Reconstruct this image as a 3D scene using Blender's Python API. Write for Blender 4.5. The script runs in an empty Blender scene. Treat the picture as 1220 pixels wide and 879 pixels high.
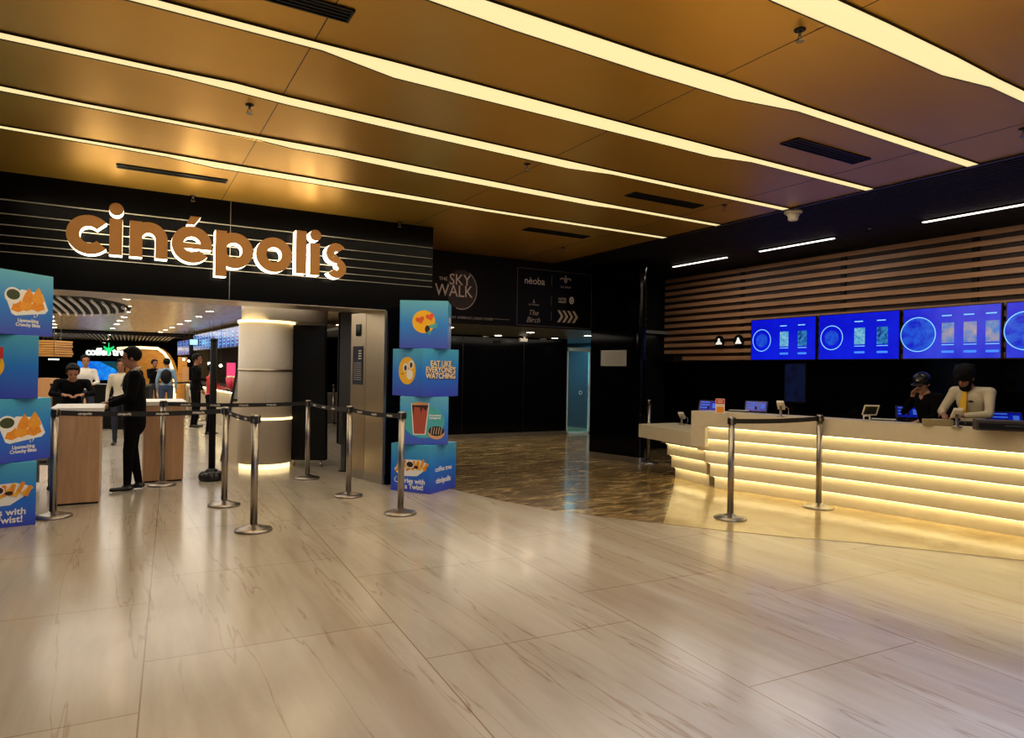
import bpy, bmesh, math, random
from mathutils import Vector, Matrix
random.seed(7)
PI = math.pi
R = math.radians
scn = bpy.context.scene
COL = scn.collection

# ------------------------------------------------------------------ camera
F_PX = 800.0
CAM = Vector((0, 0, 1.5))
MW = Matrix(((0.8667494771539966, -0.01589981064041464, -0.4984902605617009),
             (-0.4984622713049314, 0.005959874982993745, -0.8668909066172721),
             (0.01675434089429971, 0.9998558275630471, -0.002759737199726383)))
cd = bpy.data.cameras.new('camera')
cam = bpy.data.objects.new('camera', cd)
COL.objects.link(cam)
cam.matrix_world = Matrix.Translation(CAM) @ MW.to_4x4()
cd.sensor_width = 36.0
cd.lens = 36.0 * F_PX / 1220.0
cd.clip_end = 200
scn.camera = cam

def ray(px, py):
    return MW @ Vector(((px - 610) / F_PX, -(py - 439.5) / F_PX, -1.0))
def at(px, py, d):
    return CAM + ray(px, py) * d
def onz(px, py, z=0.0):
    v = ray(px, py); return CAM + v * ((z - CAM.z) / v.z)
def ony(px, py, y):
    v = ray(px, py); return CAM + v * (y / v.y)
def onx(px, py, x):
    v = ray(px, py); return CAM + v * (x / v.x)

# ------------------------------------------------------------------ world, exposure, large lights
w = bpy.data.worlds.new('world'); scn.world = w; w.use_nodes = True
w.node_tree.nodes['Background'].inputs[0].default_value = (0.42, 0.52, 1.0, 1)
w.node_tree.nodes['Background'].inputs[1].default_value = 0.12
scn.view_settings.view_transform = 'Standard'
scn.view_settings.look = 'None'
scn.view_settings.gamma = 1.0
scn.view_settings.exposure = 0.0
try: scn.view_settings.use_curve_mapping = False
except Exception: pass

def area(name, loc, sx, sy, power, color, rot=(0, 0, 0), spread=180):
    l = bpy.data.lights.new(name, 'AREA'); l.shape = 'RECTANGLE'
    l.size = sx; l.size_y = sy; l.energy = power; l.color = color; l.spread = R(spread)
    o = bpy.data.objects.new(name, l); COL.objects.link(o)
    o.location = loc; o.rotation_euler = rot
    return o
ZC = 3.4
WARM = (1.0, 0.84, 0.60)
for yy, pw in ((6.85, 32), (5.92, 30), (4.95, 28), (4.08, 28), (3.14, 28), (2.2, 26), (0.9, 18)):
    area('strip_lamp', (2.6, yy, ZC - 0.03), 7.4, 0.12, pw, WARM)
# foyer behind the portal
for yy in (11.0, 15.0, 19.0, 23.0):
    area('foyer_lamp', (-0.6, yy, 2.5), 6.0, 3.6, 110, (1.0, 0.92, 0.80))
# cinema passage
area('passage_lamp', (6.6, 11.5, 2.24), 5.0, 3.0, 70, (1.0, 0.88, 0.7))
area('lobby_lamp', (9.6, 14.6, 2.2), 0.9, 1.6, 90, (0.3, 0.85, 1.0))
area('entrance_screen_glow', (2.7, -0.4, 1.6), 1.6, 1.0, 42, (0.42, 0.55, 1.0), rot=(R(42), 0, 0), spread=110)

# ------------------------------------------------------------------ materials
def lin(c):
    return tuple(((x / 255.0) / 12.92 if x / 255.0 <= 0.04045 else (((x / 255.0) + 0.055) / 1.055) ** 2.4) for x in c)
MATS = {}
def mat(name, rgb=None, rough=0.5, metal=0.0, emit=None, estr=1.0, noise=0.08, nscale=12.0, spec=0.5, coat=0.0, trans=0.0, bump=0.0, lincol=None):
    if name in MATS: return MATS[name]
    m = bpy.data.materials.new(name); m.use_nodes = True
    nt = m.node_tree; b = nt.nodes['Principled BSDF']
    c = lincol if lincol else lin(rgb)
    b.inputs['Roughness'].default_value = rough
    b.inputs['Metallic'].default_value = metal
    b.inputs['Specular IOR Level'].default_value = spec
    b.inputs['Coat Weight'].default_value = coat
    b.inputs['Transmission Weight'].default_value = trans
    if noise > 0:
        tc = nt.nodes.new('ShaderNodeTexCoord'); n = nt.nodes.new('ShaderNodeTexNoise')
        n.inputs['Scale'].default_value = nscale; n.inputs['Detail'].default_value = 4
        mx = nt.nodes.new('ShaderNodeMix'); mx.data_type = 'RGBA'
        mx.inputs[6].default_value = (*[x * (1 - noise) for x in c], 1)
        mx.inputs[7].default_value = (*[min(1, x * (1 + noise)) for x in c], 1)
        nt.links.new(tc.outputs['Object'], n.inputs['Vector'])
        nt.links.new(n.outputs['Fac'], mx.inputs[0])
        nt.links.new(mx.outputs[2], b.inputs['Base Color'])
        if bump:
            bp = nt.nodes.new('ShaderNodeBump'); bp.inputs['Strength'].default_value = bump; bp.inputs['Distance'].default_value = 0.01
            nt.links.new(n.outputs['Fac'], bp.inputs['Height']); nt.links.new(bp.outputs['Normal'], b.inputs['Normal'])
    else:
        b.inputs['Base Color'].default_value = (*c, 1)
    if emit:
        b.inputs['Emission Color'].default_value = (*lin(emit), 1)
        b.inputs['Emission Strength'].default_value = estr
    MATS[name] = m
    return m

def nodes_mat(name):
    m = bpy.data.materials.new(name); m.use_nodes = True
    MATS[name] = m
    return m, m.node_tree, m.node_tree.nodes['Principled BSDF']
def ramp(nt, stops, interp='LINEAR'):
    r = nt.nodes.new('ShaderNodeValToRGB'); r.color_ramp.interpolation = interp
    els = r.color_ramp.elements
    while len(els) < len(stops): els.new(0.5)
    for e, (p, c) in zip(els, stops): e.position = p; e.color = (*c, 1)
    return r
def mapping(nt, scale, rot=(0, 0, 0), loc=(0, 0, 0)):
    tc = nt.nodes.new('ShaderNodeTexCoord'); mp = nt.nodes.new('ShaderNodeMapping')
    mp.inputs['Scale'].default_value = scale; mp.inputs['Rotation'].default_value = rot; mp.inputs['Location'].default_value = loc
    nt.links.new(tc.outputs['Object'], mp.inputs['Vector'])
    return mp
def mixc(nt, fac, a, b, blend='MIX'):
    mx = nt.nodes.new('ShaderNodeMix'); mx.data_type = 'RGBA'; mx.blend_type = blend
    for s, v in ((0, fac), (6, a), (7, b)):
        if hasattr(v, 'is_linked') or isinstance(v, bpy.types.NodeSocket): nt.links.new(v, mx.inputs[s])
        elif s == 0: mx.inputs[0].default_value = v
        else: mx.inputs[s].default_value = (*v, 1)
    return mx.outputs[2]
def noise(nt, mp, scale, detail=5, rough=0.55, dist=0.0):
    n = nt.nodes.new('ShaderNodeTexNoise'); n.inputs['Scale'].default_value = scale
    n.inputs['Detail'].default_value = detail; n.inputs['Roughness'].default_value = rough; n.inputs['Distortion'].default_value = dist
    nt.links.new(mp.outputs[0], n.inputs['Vector'])
    return n.outputs['Fac']

# cream marble
m, nt, b = nodes_mat('cream_marble')
base = noise(nt, mapping(nt, (1.1, 0.25, 1), rot=(0, 0, R(-4))), 2.2, 6, 0.6, 0.4)
r1 = ramp(nt, [(0.3, lin((166, 155, 138))), (0.5, lin((182, 172, 155))), (0.75, lin((192, 183, 167)))])
nt.links.new(base, r1.inputs[0])
v1 = noise(nt, mapping(nt, (1.6, 0.10, 1), rot=(0, 0, R(-4))), 1.3, 5, 0.55, 0.12)
r2 = ramp(nt, [(0.493, (0, 0, 0)), (0.5, (1, 1, 1)), (0.504, (0, 0, 0))])
nt.links.new(v1, r2.inputs[0])
v2 = noise(nt, mapping(nt, (1.4, 0.10, 1), rot=(0, 0, R(-3)), loc=(3, 1, 0)), 1.2, 4, 0.5, 0.3)
r3 = ramp(nt, [(0.56, (0, 0, 0)), (0.62, (1, 1, 1))])
nt.links.new(v2, r3.inputs[0])
mul = nt.nodes.new('ShaderNodeMath'); mul.operation = 'MULTIPLY'; mul.inputs[1].default_value = 0.5
nt.links.new(r2.outputs[0], mul.inputs[0])
c1 = mixc(nt, mul.outputs[0], r1.outputs[0], lin((134, 104, 76)))
mul2 = nt.nodes.new('ShaderNodeMath'); mul2.operation = 'MULTIPLY'; mul2.inputs[1].default_value = 0.28
nt.links.new(r3.outputs[0], mul2.inputs[0])
c2 = mixc(nt, mul2.outputs[0], c1, lin((150, 124, 96)))
bt = nt.nodes.new('ShaderNodeTexBrick'); bt.offset = 0.37
bt.inputs['Scale'].default_value = 1.0; bt.inputs['Mortar Size'].default_value = 0.004; bt.inputs['Mortar Smooth'].default_value = 0.3
bt.inputs['Brick Width'].default_value = 1.5; bt.inputs['Row Height'].default_value = 1.3
bt.inputs['Color1'].default_value = (1, 1, 1, 1); bt.inputs['Color2'].default_value = (0.93, 0.92, 0.91, 1); bt.inputs['Mortar'].default_value = (0.55, 0.42, 0.33, 1)
nt.links.new(mapping(nt, (1, 1, 1), rot=(0, 0, R(93)), loc=(0.3, 0.1, 0)).outputs[0], bt.inputs['Vector'])
st = noise(nt, mapping(nt, (9.0, 0.5, 1), rot=(0, 0, R(-3))), 2.0, 6, 0.65, 0.2)
r4 = ramp(nt, [(0.3, (0.93, 0.92, 0.91)), (0.6, (1, 1, 1))])
nt.links.new(st, r4.inputs[0])
c2 = mixc(nt, 1.0, c2, r4.outputs[0], 'MULTIPLY')
c3 = mixc(nt, 1.0, c2, bt.outputs['Color'], 'MULTIPLY')
nt.links.new(c3, b.inputs['Base Color'])
rr = nt.nodes.new('ShaderNodeMapRange'); rr.inputs[3].default_value = 0.13; rr.inputs[4].default_value = 0.24
nt.links.new(noise(nt, mapping(nt, (1, 1, 1)), 2.5, 5), rr.inputs[0]); nt.links.new(rr.outputs[0], b.inputs['Roughness'])
bp = nt.nodes.new('ShaderNodeBump'); bp.inputs['Strength'].default_value = 0.03; bp.inputs['Distance'].default_value = 0.02
nt.links.new(noise(nt, mapping(nt, (1, 1, 1)), 1.6, 3), bp.inputs['Height']); nt.links.new(bp.outputs[0], b.inputs['Normal'])

# brown marble
m, nt, b = nodes_mat('brown_marble')
n1 = noise(nt, mapping(nt, (0.8, 2.4, 1), rot=(0, 0, R(20))), 3.2, 6, 0.6, 1.1)
r1 = ramp(nt, [(0.34, lin((84, 67, 44))), (0.47, lin((120, 99, 66))), (0.57, lin((150, 126, 86))), (0.7, lin((196, 172, 126)))])
nt.links.new(n1, r1.inputs[0]); nt.links.new(r1.outputs[0], b.inputs['Base Color'])
b.inputs['Roughness'].default_value = 0.16

# honey onyx apron before the counter
m, nt, b = nodes_mat('honey_marble')
n1 = noise(nt, mapping(nt, (0.8, 0.8, 1)), 2.2, 7, 0.6, 0.8)
r1 = ramp(nt, [(0.3, lin((158, 134, 88))), (0.55, lin((182, 160, 112))), (0.75, lin((196, 178, 134)))])
nt.links.new(n1, r1.inputs[0]); nt.links.new(r1.outputs[0], b.inputs['Base Color'])
b.inputs['Roughness'].default_value = 0.17
bp = nt.nodes.new('ShaderNodeBump'); bp.inputs['Strength'].default_value = 0.12; bp.inputs['Distance'].default_value = 0.02
nt.links.new(noise(nt, mapping(nt, (1, 1, 1)), 3.0, 2), bp.inputs['Height']); nt.links.new(bp.outputs[0], b.inputs['Normal'])

# gold brushed ceiling
m, nt, b = nodes_mat('gold_ceiling')
n1 = noise(nt, mapping(nt, (0.5, 0.8, 1)), 1.3, 4)
n2 = noise(nt, mapping(nt, (2, 60, 1)), 3, 3)
r1 = ramp(nt, [(0.3, lin((238, 184, 80))), (0.7, lin((246, 196, 92)))])
nt.links.new(n1, r1.inputs[0]); nt.links.new(r1.outputs[0], b.inputs['Base Color'])
b.inputs['Metallic'].default_value = 0.85
rr = nt.nodes.new('ShaderNodeMapRange'); rr.inputs[3].default_value = 0.30; rr.inputs[4].default_value = 0.40
nt.links.new(n2, rr.inputs[0]); nt.links.new(rr.outputs[0], b.inputs['Roughness'])

# wood
def wood(name, a, c, scale, rough=0.45):
    m, nt, b = nodes_mat(name)
    n1 = noise(nt, mapping(nt, scale), 3.0, 6, 0.6, 0.6)
    r1 = ramp(nt, [(0.3, lin(a)), (0.7, lin(c))])
    nt.links.new(n1, r1.inputs[0]); nt.links.new(r1.outputs[0], b.inputs['Base Color'])
    b.inputs['Roughness'].default_value = rough
    return m
M = MATS
wood('slat_wood', (158, 112, 78), (196, 146, 104), (3, 0.5, 9))
wood('glow_wood', (176, 122, 60), (214, 160, 86), (1, 0.3, 6))
wood('desk_wood', (164, 124, 86), (190, 148, 106), (5, 5, 0.6), 0.3)
wood('foyer_ceiling', (222, 198, 160), (244, 226, 194), (4, 0.3, 1), 0.24)
M['foyer_ceiling'].node_tree.nodes['Principled BSDF'].inputs['Metallic'].default_value = 0.0
mat('black_gloss', (6, 5, 7), 0.09, spec=0.2)
mat('black_fascia', (5, 5, 6), 0.2, spec=0.08)
mat('black_matte', (9, 9, 10), 0.6, spec=0.2)
mat('black_metal', (20, 20, 21), 0.35, 0.2)
mat('black_slats', (13, 11, 12), 0.6)
mat('dark_brown', (40, 20, 13), 0.6)
mat('cream_stone', (208, 196, 168), 0.35)
mat('steel', (158, 150, 140), 0.32, 1.0)
mat('satin_steel', (186, 170, 146), 0.33, 0.9)
mat('kick_steel', (170, 165, 158), 0.3, 0.9)
mat('led_warm', (255, 240, 190), 0.5, emit=(253, 232, 170), estr=0.85, noise=0)
mat('led_edge', (60, 55, 48), 0.4, 0.7)
mat('led_counter', (255, 240, 190), 0.5, emit=(255, 234, 172), estr=15, noise=0)
mat('led_white', (255, 250, 240), 0.5, emit=(255, 246, 228), estr=3.0, noise=0)
mat('spot_glow', (255, 250, 240), 0.5, emit=(255, 240, 215), estr=14.0, noise=0)
mat('sign_glow', (255, 250, 240), 0.5, emit=(255, 240, 205), estr=4, noise=0)
mat('sign_gold', (178, 124, 56), 0.35, 0.35, bump=0.05)
mat('sign_line', (150, 144, 132), 0.3, 0.0)
mat('belt', (16, 15, 16), 0.7)
mat('print_white', (236, 236, 236), 0.6)
mat('paper', (225, 222, 214), 0.7)
mat('beige_column', (196, 182, 160), 0.4)
mat('off_white', (214, 208, 198), 0.5)
mat('board_black', (12, 10, 13), 0.4, spec=0.15)
mat('board_text', (232, 222, 214), 0.6)
mat('board_dim', (178, 168, 164), 0.6)
mat('board_moon', (52, 38, 42), 0.5, noise=0.5, nscale=7)
mat('line_grey', (110, 104, 104), 0.5)
mat('chevron', (205, 186, 170), 0.6)
mat('skin', (150, 100, 74), 0.5)
mat('skin_pale', (176, 128, 100), 0.5)
mat('suit', (8, 8, 10), 0.9, spec=0.1)
mat('shirt_white', (208, 202, 190), 0.75)
mat('shirt_cream', (206, 194, 168), 0.8)
mat('hair', (9, 8, 8), 0.7, spec=0.15)
mat('shoe', (14, 12, 12), 0.3)
mat('yellow', (236, 184, 30), 0.5)
mat('yellow_emoji', (244, 184, 20), 0.5)
mat('red', (198, 40, 34), 0.5)
mat('orange_red', (222, 86, 40), 0.5)
mat('fried', (232, 144, 34), 0.55, noise=0.3, nscale=40)
mat('fries', (240, 182, 52), 0.55, noise=0.2, nscale=40)
mat('chutney', (54, 66, 34), 0.5, noise=0.4, nscale=60)
mat('choco', (48, 22, 18), 0.4)
mat('shake', (168, 74, 52), 0.5)
mat('donut', (214, 160, 108), 0.5)
mat('teal_blob', (70, 170, 176), 0.5)
mat('denim', (46, 62, 92), 0.8)
mat('navy', (24, 30, 52), 0.7)
mat('pink', (222, 60, 96), 0.5)
mat('green_glow', (30, 200, 120), 0.5, emit=(40, 220, 130), estr=0.9, noise=0)
mat('white_glow', (240, 240, 240), 0.5, emit=(235, 250, 240), estr=1.1, noise=0)
mat('cyan_glow', (150, 220, 240), 0.5, emit=(150, 225, 240), estr=1.0, noise=0)
mat('arch_glow', (255, 240, 200), 0.5, emit=(255, 226, 160), estr=2.2, noise=0)
mat('teal_steel', (215, 232, 236), 0.4)
mat('teal_wall', (24, 44, 54), 0.4)
mat('black_bag', (14, 13, 14), 0.28, bump=0.6)
mat('blue_cloth', (70, 150, 210), 0.7)

# screens: emission textures in object space
def screen_mat(name, c1, c2, st, sc=3.0, stripes=False):
    m, nt, b = nodes_mat(name)
    mp = mapping(nt, (1, 1, 1))
    f = noise(nt, mp, sc, 3)
    r1 = ramp(nt, [(0.35, lin(c1)), (0.7, lin(c2))])
    nt.links.new(f, r1.inputs[0])
    b.inputs['Base Color'].default_value = (0.005, 0.005, 0.01, 1)
    b.inputs['Roughness'].default_value = 0.2
    nt.links.new(r1.outputs[0], b.inputs['Emission Color'])
    b.inputs['Emission Strength'].default_value = st
    return m
screen_mat('screen_blue', (4, 8, 196), (10, 30, 222), 1.0, 1.5)
screen_mat('screen_swirl', (6, 14, 205), (56, 70, 222), 0.95, 1.6)
screen_mat('screen_small', (4, 16, 150), (14, 40, 200), 0.6, 8)
mat('scr_bar_dim', (50, 90, 200), 0.5, emit=(50, 96, 205), estr=0.7, noise=0)
screen_mat('reflection_navy', (5, 8, 26), (10, 20, 52), 1.0, 6)  # emission colour imitates a reflection in the black wall
screen_mat('screen_menu', (40, 54, 120), (84, 104, 190), 0.9, 4)
screen_mat('screen_azure', (10, 90, 215), (40, 160, 250), 1.0, 3)
screen_mat('screen_disc', (8, 24, 208), (40, 110, 228), 0.9, 9)
mat('scr_line', (120, 190, 245), 0.5, emit=(120, 190, 245), estr=0.9, noise=0)
mat('scr_bar', (60, 130, 245), 0.5, emit=(60, 130, 245), estr=0.9, noise=0)
screen_mat('scr_poster_pale', (60, 150, 215), (150, 215, 225), 0.85, 22)
screen_mat('scr_poster_dark', (10, 30, 110), (60, 160, 230), 0.85, 22)
screen_mat('scr_poster_warm', (70, 130, 210), (190, 165, 160), 0.85, 9)

# cube print: teal at the top to indigo at the bottom, part of the printed design
def cube_mat(name, top, mid, bot):
    m, nt, b = nodes_mat(name)
    tc = nt.nodes.new('ShaderNodeTexCoord'); sx = nt.nodes.new('ShaderNodeSeparateXYZ')
    nt.links.new(tc.outputs['Object'], sx.inputs[0])
    mr = nt.nodes.new('ShaderNodeMapRange'); mr.inputs[2].default_value = 0.58
    nt.links.new(sx.outputs['Z'], mr.inputs[0])
    r1 = ramp(nt, [(0.0, lin(bot)), (0.5, lin(mid)), (1.0, lin(top))])
    nt.links.new(mr.outputs[0], r1.inputs[0]); nt.links.new(r1.outputs[0], b.inputs['Base Color'])
    b.inputs['Roughness'].default_value = 0.45
    return m
cube_mat('cube_print', (96, 182, 214), (40, 132, 222), (66, 82, 196))
cube_mat('cube_print_deep', (72, 172, 212), (16, 118, 226), (52, 68, 198))

# ------------------------------------------------------------------ object helpers
def link(name, bm, mats, parent=None, smooth=False, bevel=0.0):
    me = bpy.data.meshes.new(name); bm.normal_update(); bm.to_mesh(me); bm.free()
    if not isinstance(mats, (list, tuple)): mats = [mats]
    for mm in mats: me.materials.append(M[mm] if isinstance(mm, str) else mm)
    o = bpy.data.objects.new(name, me); COL.objects.link(o)
    if parent: o.parent = parent
    if smooth:
        for p in me.polygons: p.use_smooth = True
    if bevel:
        md = o.modifiers.new('bevel', 'BEVEL'); md.width = bevel; md.segments = 2; md.limit_method = 'ANGLE'
    return o
def tag(o, label=None, cat=None, group=None, kind=None):
    if label: o['label'] = label
    if cat: o['category'] = cat
    if group: o['group'] = group
    if kind: o['kind'] = kind
    return o
def thing(name, label, cat, loc=(0, 0, 0), rz=0.0, group=None):
    o = bpy.data.objects.new(name, None); COL.objects.link(o)
    o.location = loc; o.rotation_euler = (0, 0, rz); o.empty_display_size = 0.1
    return tag(o, label, cat, group)
def struct(name, bm, mats, label=None, parent=None, **k):
    o = link(name, bm, mats, parent, **k)
    if not parent: tag(o, label, None, None, 'structure')
    return o
def box(bm, x0, x1, y0, y1, z0, z1, mi=0, mtx=None):
    vs = [Vector((x, y, z)) for z in (z0, z1) for x, y in ((x0, y0), (x1, y0), (x1, y1), (x0, y1))]
    if mtx: vs = [mtx @ v for v in vs]
    v = [bm.verts.new(p) for p in vs]
    for f in ((3, 2, 1, 0), (4, 5, 6, 7), (0, 1, 5, 4), (1, 2, 6, 5), (2, 3, 7, 6), (3, 0, 4, 7)):
        fc = bm.faces.new([v[i] for i in f]); fc.material_index = mi
def bx(*a, **k):
    bm = bmesh.new(); box(bm, *a, **k); return bm
def prism(bm, pts, z0, z1, mi=0, mside=None, mtx=None):
    """pts: 2-D outline (ccw) extruded z0..z1; mtx maps (x,y,z) to space"""
    T = mtx or Matrix.Identity(4)
    lo = [bm.verts.new(T @ Vector((p[0], p[1], z0))) for p in pts]
    hi = [bm.verts.new(T @ Vector((p[0], p[1], z1))) for p in pts]
    f = bm.faces.new(hi); f.material_index = mi
    f = bm.faces.new(lo[::-1]); f.material_index = mi
    n = len(pts)
    for i in range(n):
        f = bm.faces.new((lo[i], lo[(i + 1) % n], hi[(i + 1) % n], hi[i])); f.material_index = mi if mside is None else mside
def lathe(bm, prof, seg=32, mi=0, cx=0, cy=0, mtx=None):
    T = mtx or Matrix.Identity(4)
    rings = []
    for r, z in prof:
        if r < 1e-6: rings.append([bm.verts.new(T @ Vector((cx, cy, z)))])
        else: rings.append([bm.verts.new(T @ Vector((cx + r * math.cos(2 * PI * i / seg), cy + r * math.sin(2 * PI * i / seg), z))) for i in range(seg)])
    for a, b2 in zip(rings, rings[1:]):
        for i in range(seg):
            j = (i + 1) % seg
            if len(a) == 1 and len(b2) == 1: continue
            if len(a) == 1: f = bm.faces.new((a[0], b2[j], b2[i]))
            elif len(b2) == 1: f = bm.faces.new((a[i], a[j], b2[0]))
            else: f = bm.faces.new((a[i], a[j], b2[j], b2[i]))
            f.material_index = mi
    for rg, fl in ((rings[0], True), (rings[-1], False)):
        if len(rg) > 1:
            f = bm.faces.new(rg[::-1] if fl else rg); f.material_index = mi
def lat(*a, **k):
    bm = bmesh.new(); lathe(bm, *a, **k); return bm
def tube(bm, pts, r, seg=8, mi=0, rz=1.0):
    pts = [Vector(p) for p in pts]
    rs = r if isinstance(r, (list, tuple)) else [r] * len(pts)
    rings = []
    for i, p in enumerate(pts):
        d = (pts[min(i + 1, len(pts) - 1)] - pts[max(i - 1, 0)]).normalized()
        up = Vector((0, 0, 1)) if abs(d.z) < 0.9 else Vector((1, 0, 0))
        a = d.cross(up).normalized(); c = a.cross(d).normalized()
        rings.append([bm.verts.new(p + (a * math.cos(2 * PI * k / seg) + c * math.sin(2 * PI * k / seg) * rz) * rs[i]) for k in range(seg)])
    for a, b2 in zip(rings, rings[1:]):
        for k in range(seg):
            f = bm.faces.new((a[k], a[(k + 1) % seg], b2[(k + 1) % seg], b2[k])); f.material_index = mi
    for rg in (rings[0][::-1], rings[-1]):
        f = bm.faces.new(rg); f.material_index = mi
def sph(bm, c, r, u=16, v=10, mi=0, rot=None):
    c = Vector(c)
    if not isinstance(r, (list, tuple)): r = (r, r, r)
    mt = Matrix.Translation(c) @ (rot.to_4x4() if rot else Matrix.Identity(4)) @ Matrix.Diagonal((r[0], r[1], r[2], 1))
    ret = bmesh.ops.create_uvsphere(bm, u_segments=u, v_segments=v, radius=1.0, matrix=mt)
    for vv in ret['verts']:
        for f in vv.link_faces: f.material_index = mi
def copy_tree(o, parent=None):
    c = o.copy(); COL.objects.link(c)
    if parent: c.parent = parent
    for ch in [x for x in ALL() if x.parent == o]: copy_tree(ch, c)
    return c
def ALL(): return list(COL.objects)

def circle(cx, cy, rx, ry=None, n=28, a0=0, a1=2 * PI):
    ry = ry or rx
    return [(cx + rx * math.cos(a0 + (a1 - a0) * i / n), cy + ry * math.sin(a0 + (a1 - a0) * i / n)) for i in range(n if abs(a1 - a0 - 2 * PI) < 1e-6 else n + 1)]
def rrect(x0, x1, y0, y1, r, n=5):
    p = []
    for cx, cy, s in ((x1 - r, y0 + r, -PI / 2), (x1 - r, y1 - r, 0), (x0 + r, y1 - r, PI / 2), (x0 + r, y0 + r, PI)):
        p += [(cx + r * math.cos(s + PI / 2 * i / n), cy + r * math.sin(s + PI / 2 * i / n)) for i in range(n + 1)]
    return p
def ring(cx, cy, ro, ri, a0, a1, n=24, sy=1.0):
    o = [(cx + ro * math.cos(a0 + (a1 - a0) * i / n), cy + sy * ro * math.sin(a0 + (a1 - a0) * i / n)) for i in range(n + 1)]
    i_ = [(cx + ri * math.cos(a1 + (a0 - a1) * i / n), cy + sy * ri * math.sin(a1 + (a0 - a1) * i / n)) for i in range(n + 1)]
    return o + i_
def ringp(bm, cx, cy, ro, ri, z0, z1, mi=0, mside=None, mtx=None, a0=0.0, a1=2 * PI, n=40, sy=1.0):
    """annular sector, quads only (safe for closed rings)"""
    T = mtx or Matrix.Identity(4)
    closed = abs(a1 - a0 - 2 * PI) < 1e-5
    ms = mi if mside is None else mside
    rows = []
    for i in range(n + (0 if closed else 1)):
        a = a0 + (a1 - a0) * i / n; ca, sa = math.cos(a), math.sin(a)
        rows.append([bm.verts.new(T @ Vector((cx + r * ca, cy + sy * r * sa, z))) for r, z in ((ri, z0), (ro, z0), (ro, z1), (ri, z1))])
    m_ = len(rows)
    for i in range(n):
        a, b2 = rows[i], rows[(i + 1) % m_]
        for k, mm in ((0, mi), (1, ms), (2, mi), (3, ms)):
            f = bm.faces.new((a[k], a[(k + 1) % 4], b2[(k + 1) % 4], b2[k])); f.material_index = mm
    if not closed:
        f = bm.faces.new(rows[0][::-1]); f.material_index = ms
        f = bm.faces.new(rows[-1]); f.material_index = ms

def text_bm(s, size, depth, mtx, align='CENTER', bold=0.0, sx=1.0, shear=0.0, mi=0, spacing=1.0):
    cu = bpy.data.curves.new('txt', 'FONT'); cu.body = s; cu.size = size; cu.align_x = align; cu.align_y = 'CENTER'
    cu.extrude = depth / 2; cu.offset = bold; cu.shear = shear; cu.resolution_u = 3; cu.space_character = spacing; cu.space_line = 0.95
    to = bpy.data.objects.new('txt', cu); COL.objects.link(to)
    dg = bpy.context.evaluated_depsgraph_get()
    me = bpy.data.meshes.new_from_object(to.evaluated_get(dg))
    bm = bmesh.new(); bm.from_mesh(me)
    bmesh.ops.transform(bm, matrix=mtx @ Matrix.Diagonal((sx, 1, 1, 1)), verts=bm.verts)
    for f in bm.faces: f.material_index = mi
    COL.objects.unlink(to); bpy.data.objects.remove(to); bpy.data.curves.remove(cu); bpy.data.meshes.remove(me)
    return bm
def merge(bm, other):
    me = bpy.data.meshes.new('tmp'); other.to_mesh(me); other.free(); bm.from_mesh(me); bpy.data.meshes.remove(me)
def wall_frame(o, u, n=None):
    """matrix with local x=u (along wall), y=up, z=normal pointing out of the wall"""
    u = Vector(u).normalized(); up = Vector((0, 0, 1)); nn = u.cross(up)
    mt = Matrix((u, up, nn)).transposed().to_4x4(); mt.translation = Vector(o)
    return mt

# ================================================================== SETTING
# floor
struct('floor', bx(-9, 14, -7, 45, -0.1, 0.0), 'cream_marble', 'cream marble floor with brown veins')
edge = [onz(*p) for p in ((497, 574), (540, 583), (600, 597), (660, 608), (720, 616), (790, 624), (850, 631), (940, 640), (1025, 647), (1120, 657), (1220, 668))]
k0 = [(p.x, p.y) for p in edge]
sp = 5
bq = onz(799, 597)
brown = [(3.68, 13.2), (3.68, 8.93), (3.54, 8.93), (3.54, 8.4)] + [p for p in k0[:sp + 1] if p[0] > 3.2] + [(bq.x, bq.y), (6.98, 7.3), (9.3, 7.3), (9.3, 10.1), (10.6, 10.1), (10.6, 16.9), (9.05, 16.9), (9.05, 13.2)]
bm = bmesh.new(); prism(bm, brown, 0.0005, 0.004)
bmesh.ops.recalc_face_normals(bm, faces=bm.faces)
struct('trim_1', bm, 'brown_marble', 'brown mottled marble floor leading into the passage')
honey = k0[sp:] + [(6.7, 0.5), (7.0, -5), (9.3, -5), (9.3, 7.3), (6.98, 7.3), (bq.x, bq.y)]
bm = bmesh.new(); prism(bm, honey, 0.0005, 0.004)
bmesh.ops.recalc_face_normals(bm, faces=bm.faces)
struct('trim_11', bm, 'honey_marble', 'honey coloured marble apron in front of the ticket counter')

# ceiling
struct('ceiling', bx(-7, 6.52, -5, 9.95, ZC, ZC + 0.1), 'gold_ceiling', 'brushed gold ceiling')
bm = bmesh.new()
for xx, dx in ((0.92, -0.05), (3.26, -0.02), (5.75, 0.0), (-1.5, 0.0)):
    box(bm, xx - 0.003, xx + 0.003, -4, 9.9, ZC - 0.0015, ZC)
struct('trim_2', bm, 'led_edge', 'fine seams between the gold ceiling panels')
struct('ceiling_booth', bx(6.52, 9.45, -5, 10.2, ZC + 0.06, ZC + 0.12), 'black_matte', 'black ceiling over the counter')
bm = bmesh.new()
x = 6.54
while x < 9.3:
    box(bm, x, x + 0.035, -4, 10.1, ZC - 0.01, ZC + 0.06); x += 0.075
tag(struct('trim_3', bm, 'black_slats', 'close black slats running along the ceiling over the counter'))
struct('trim_4', bx(6.50, 6.54, -5, 9.95, ZC - 0.015, ZC + 0.06), 'black_metal', 'black edge of the gold ceiling')

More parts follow.
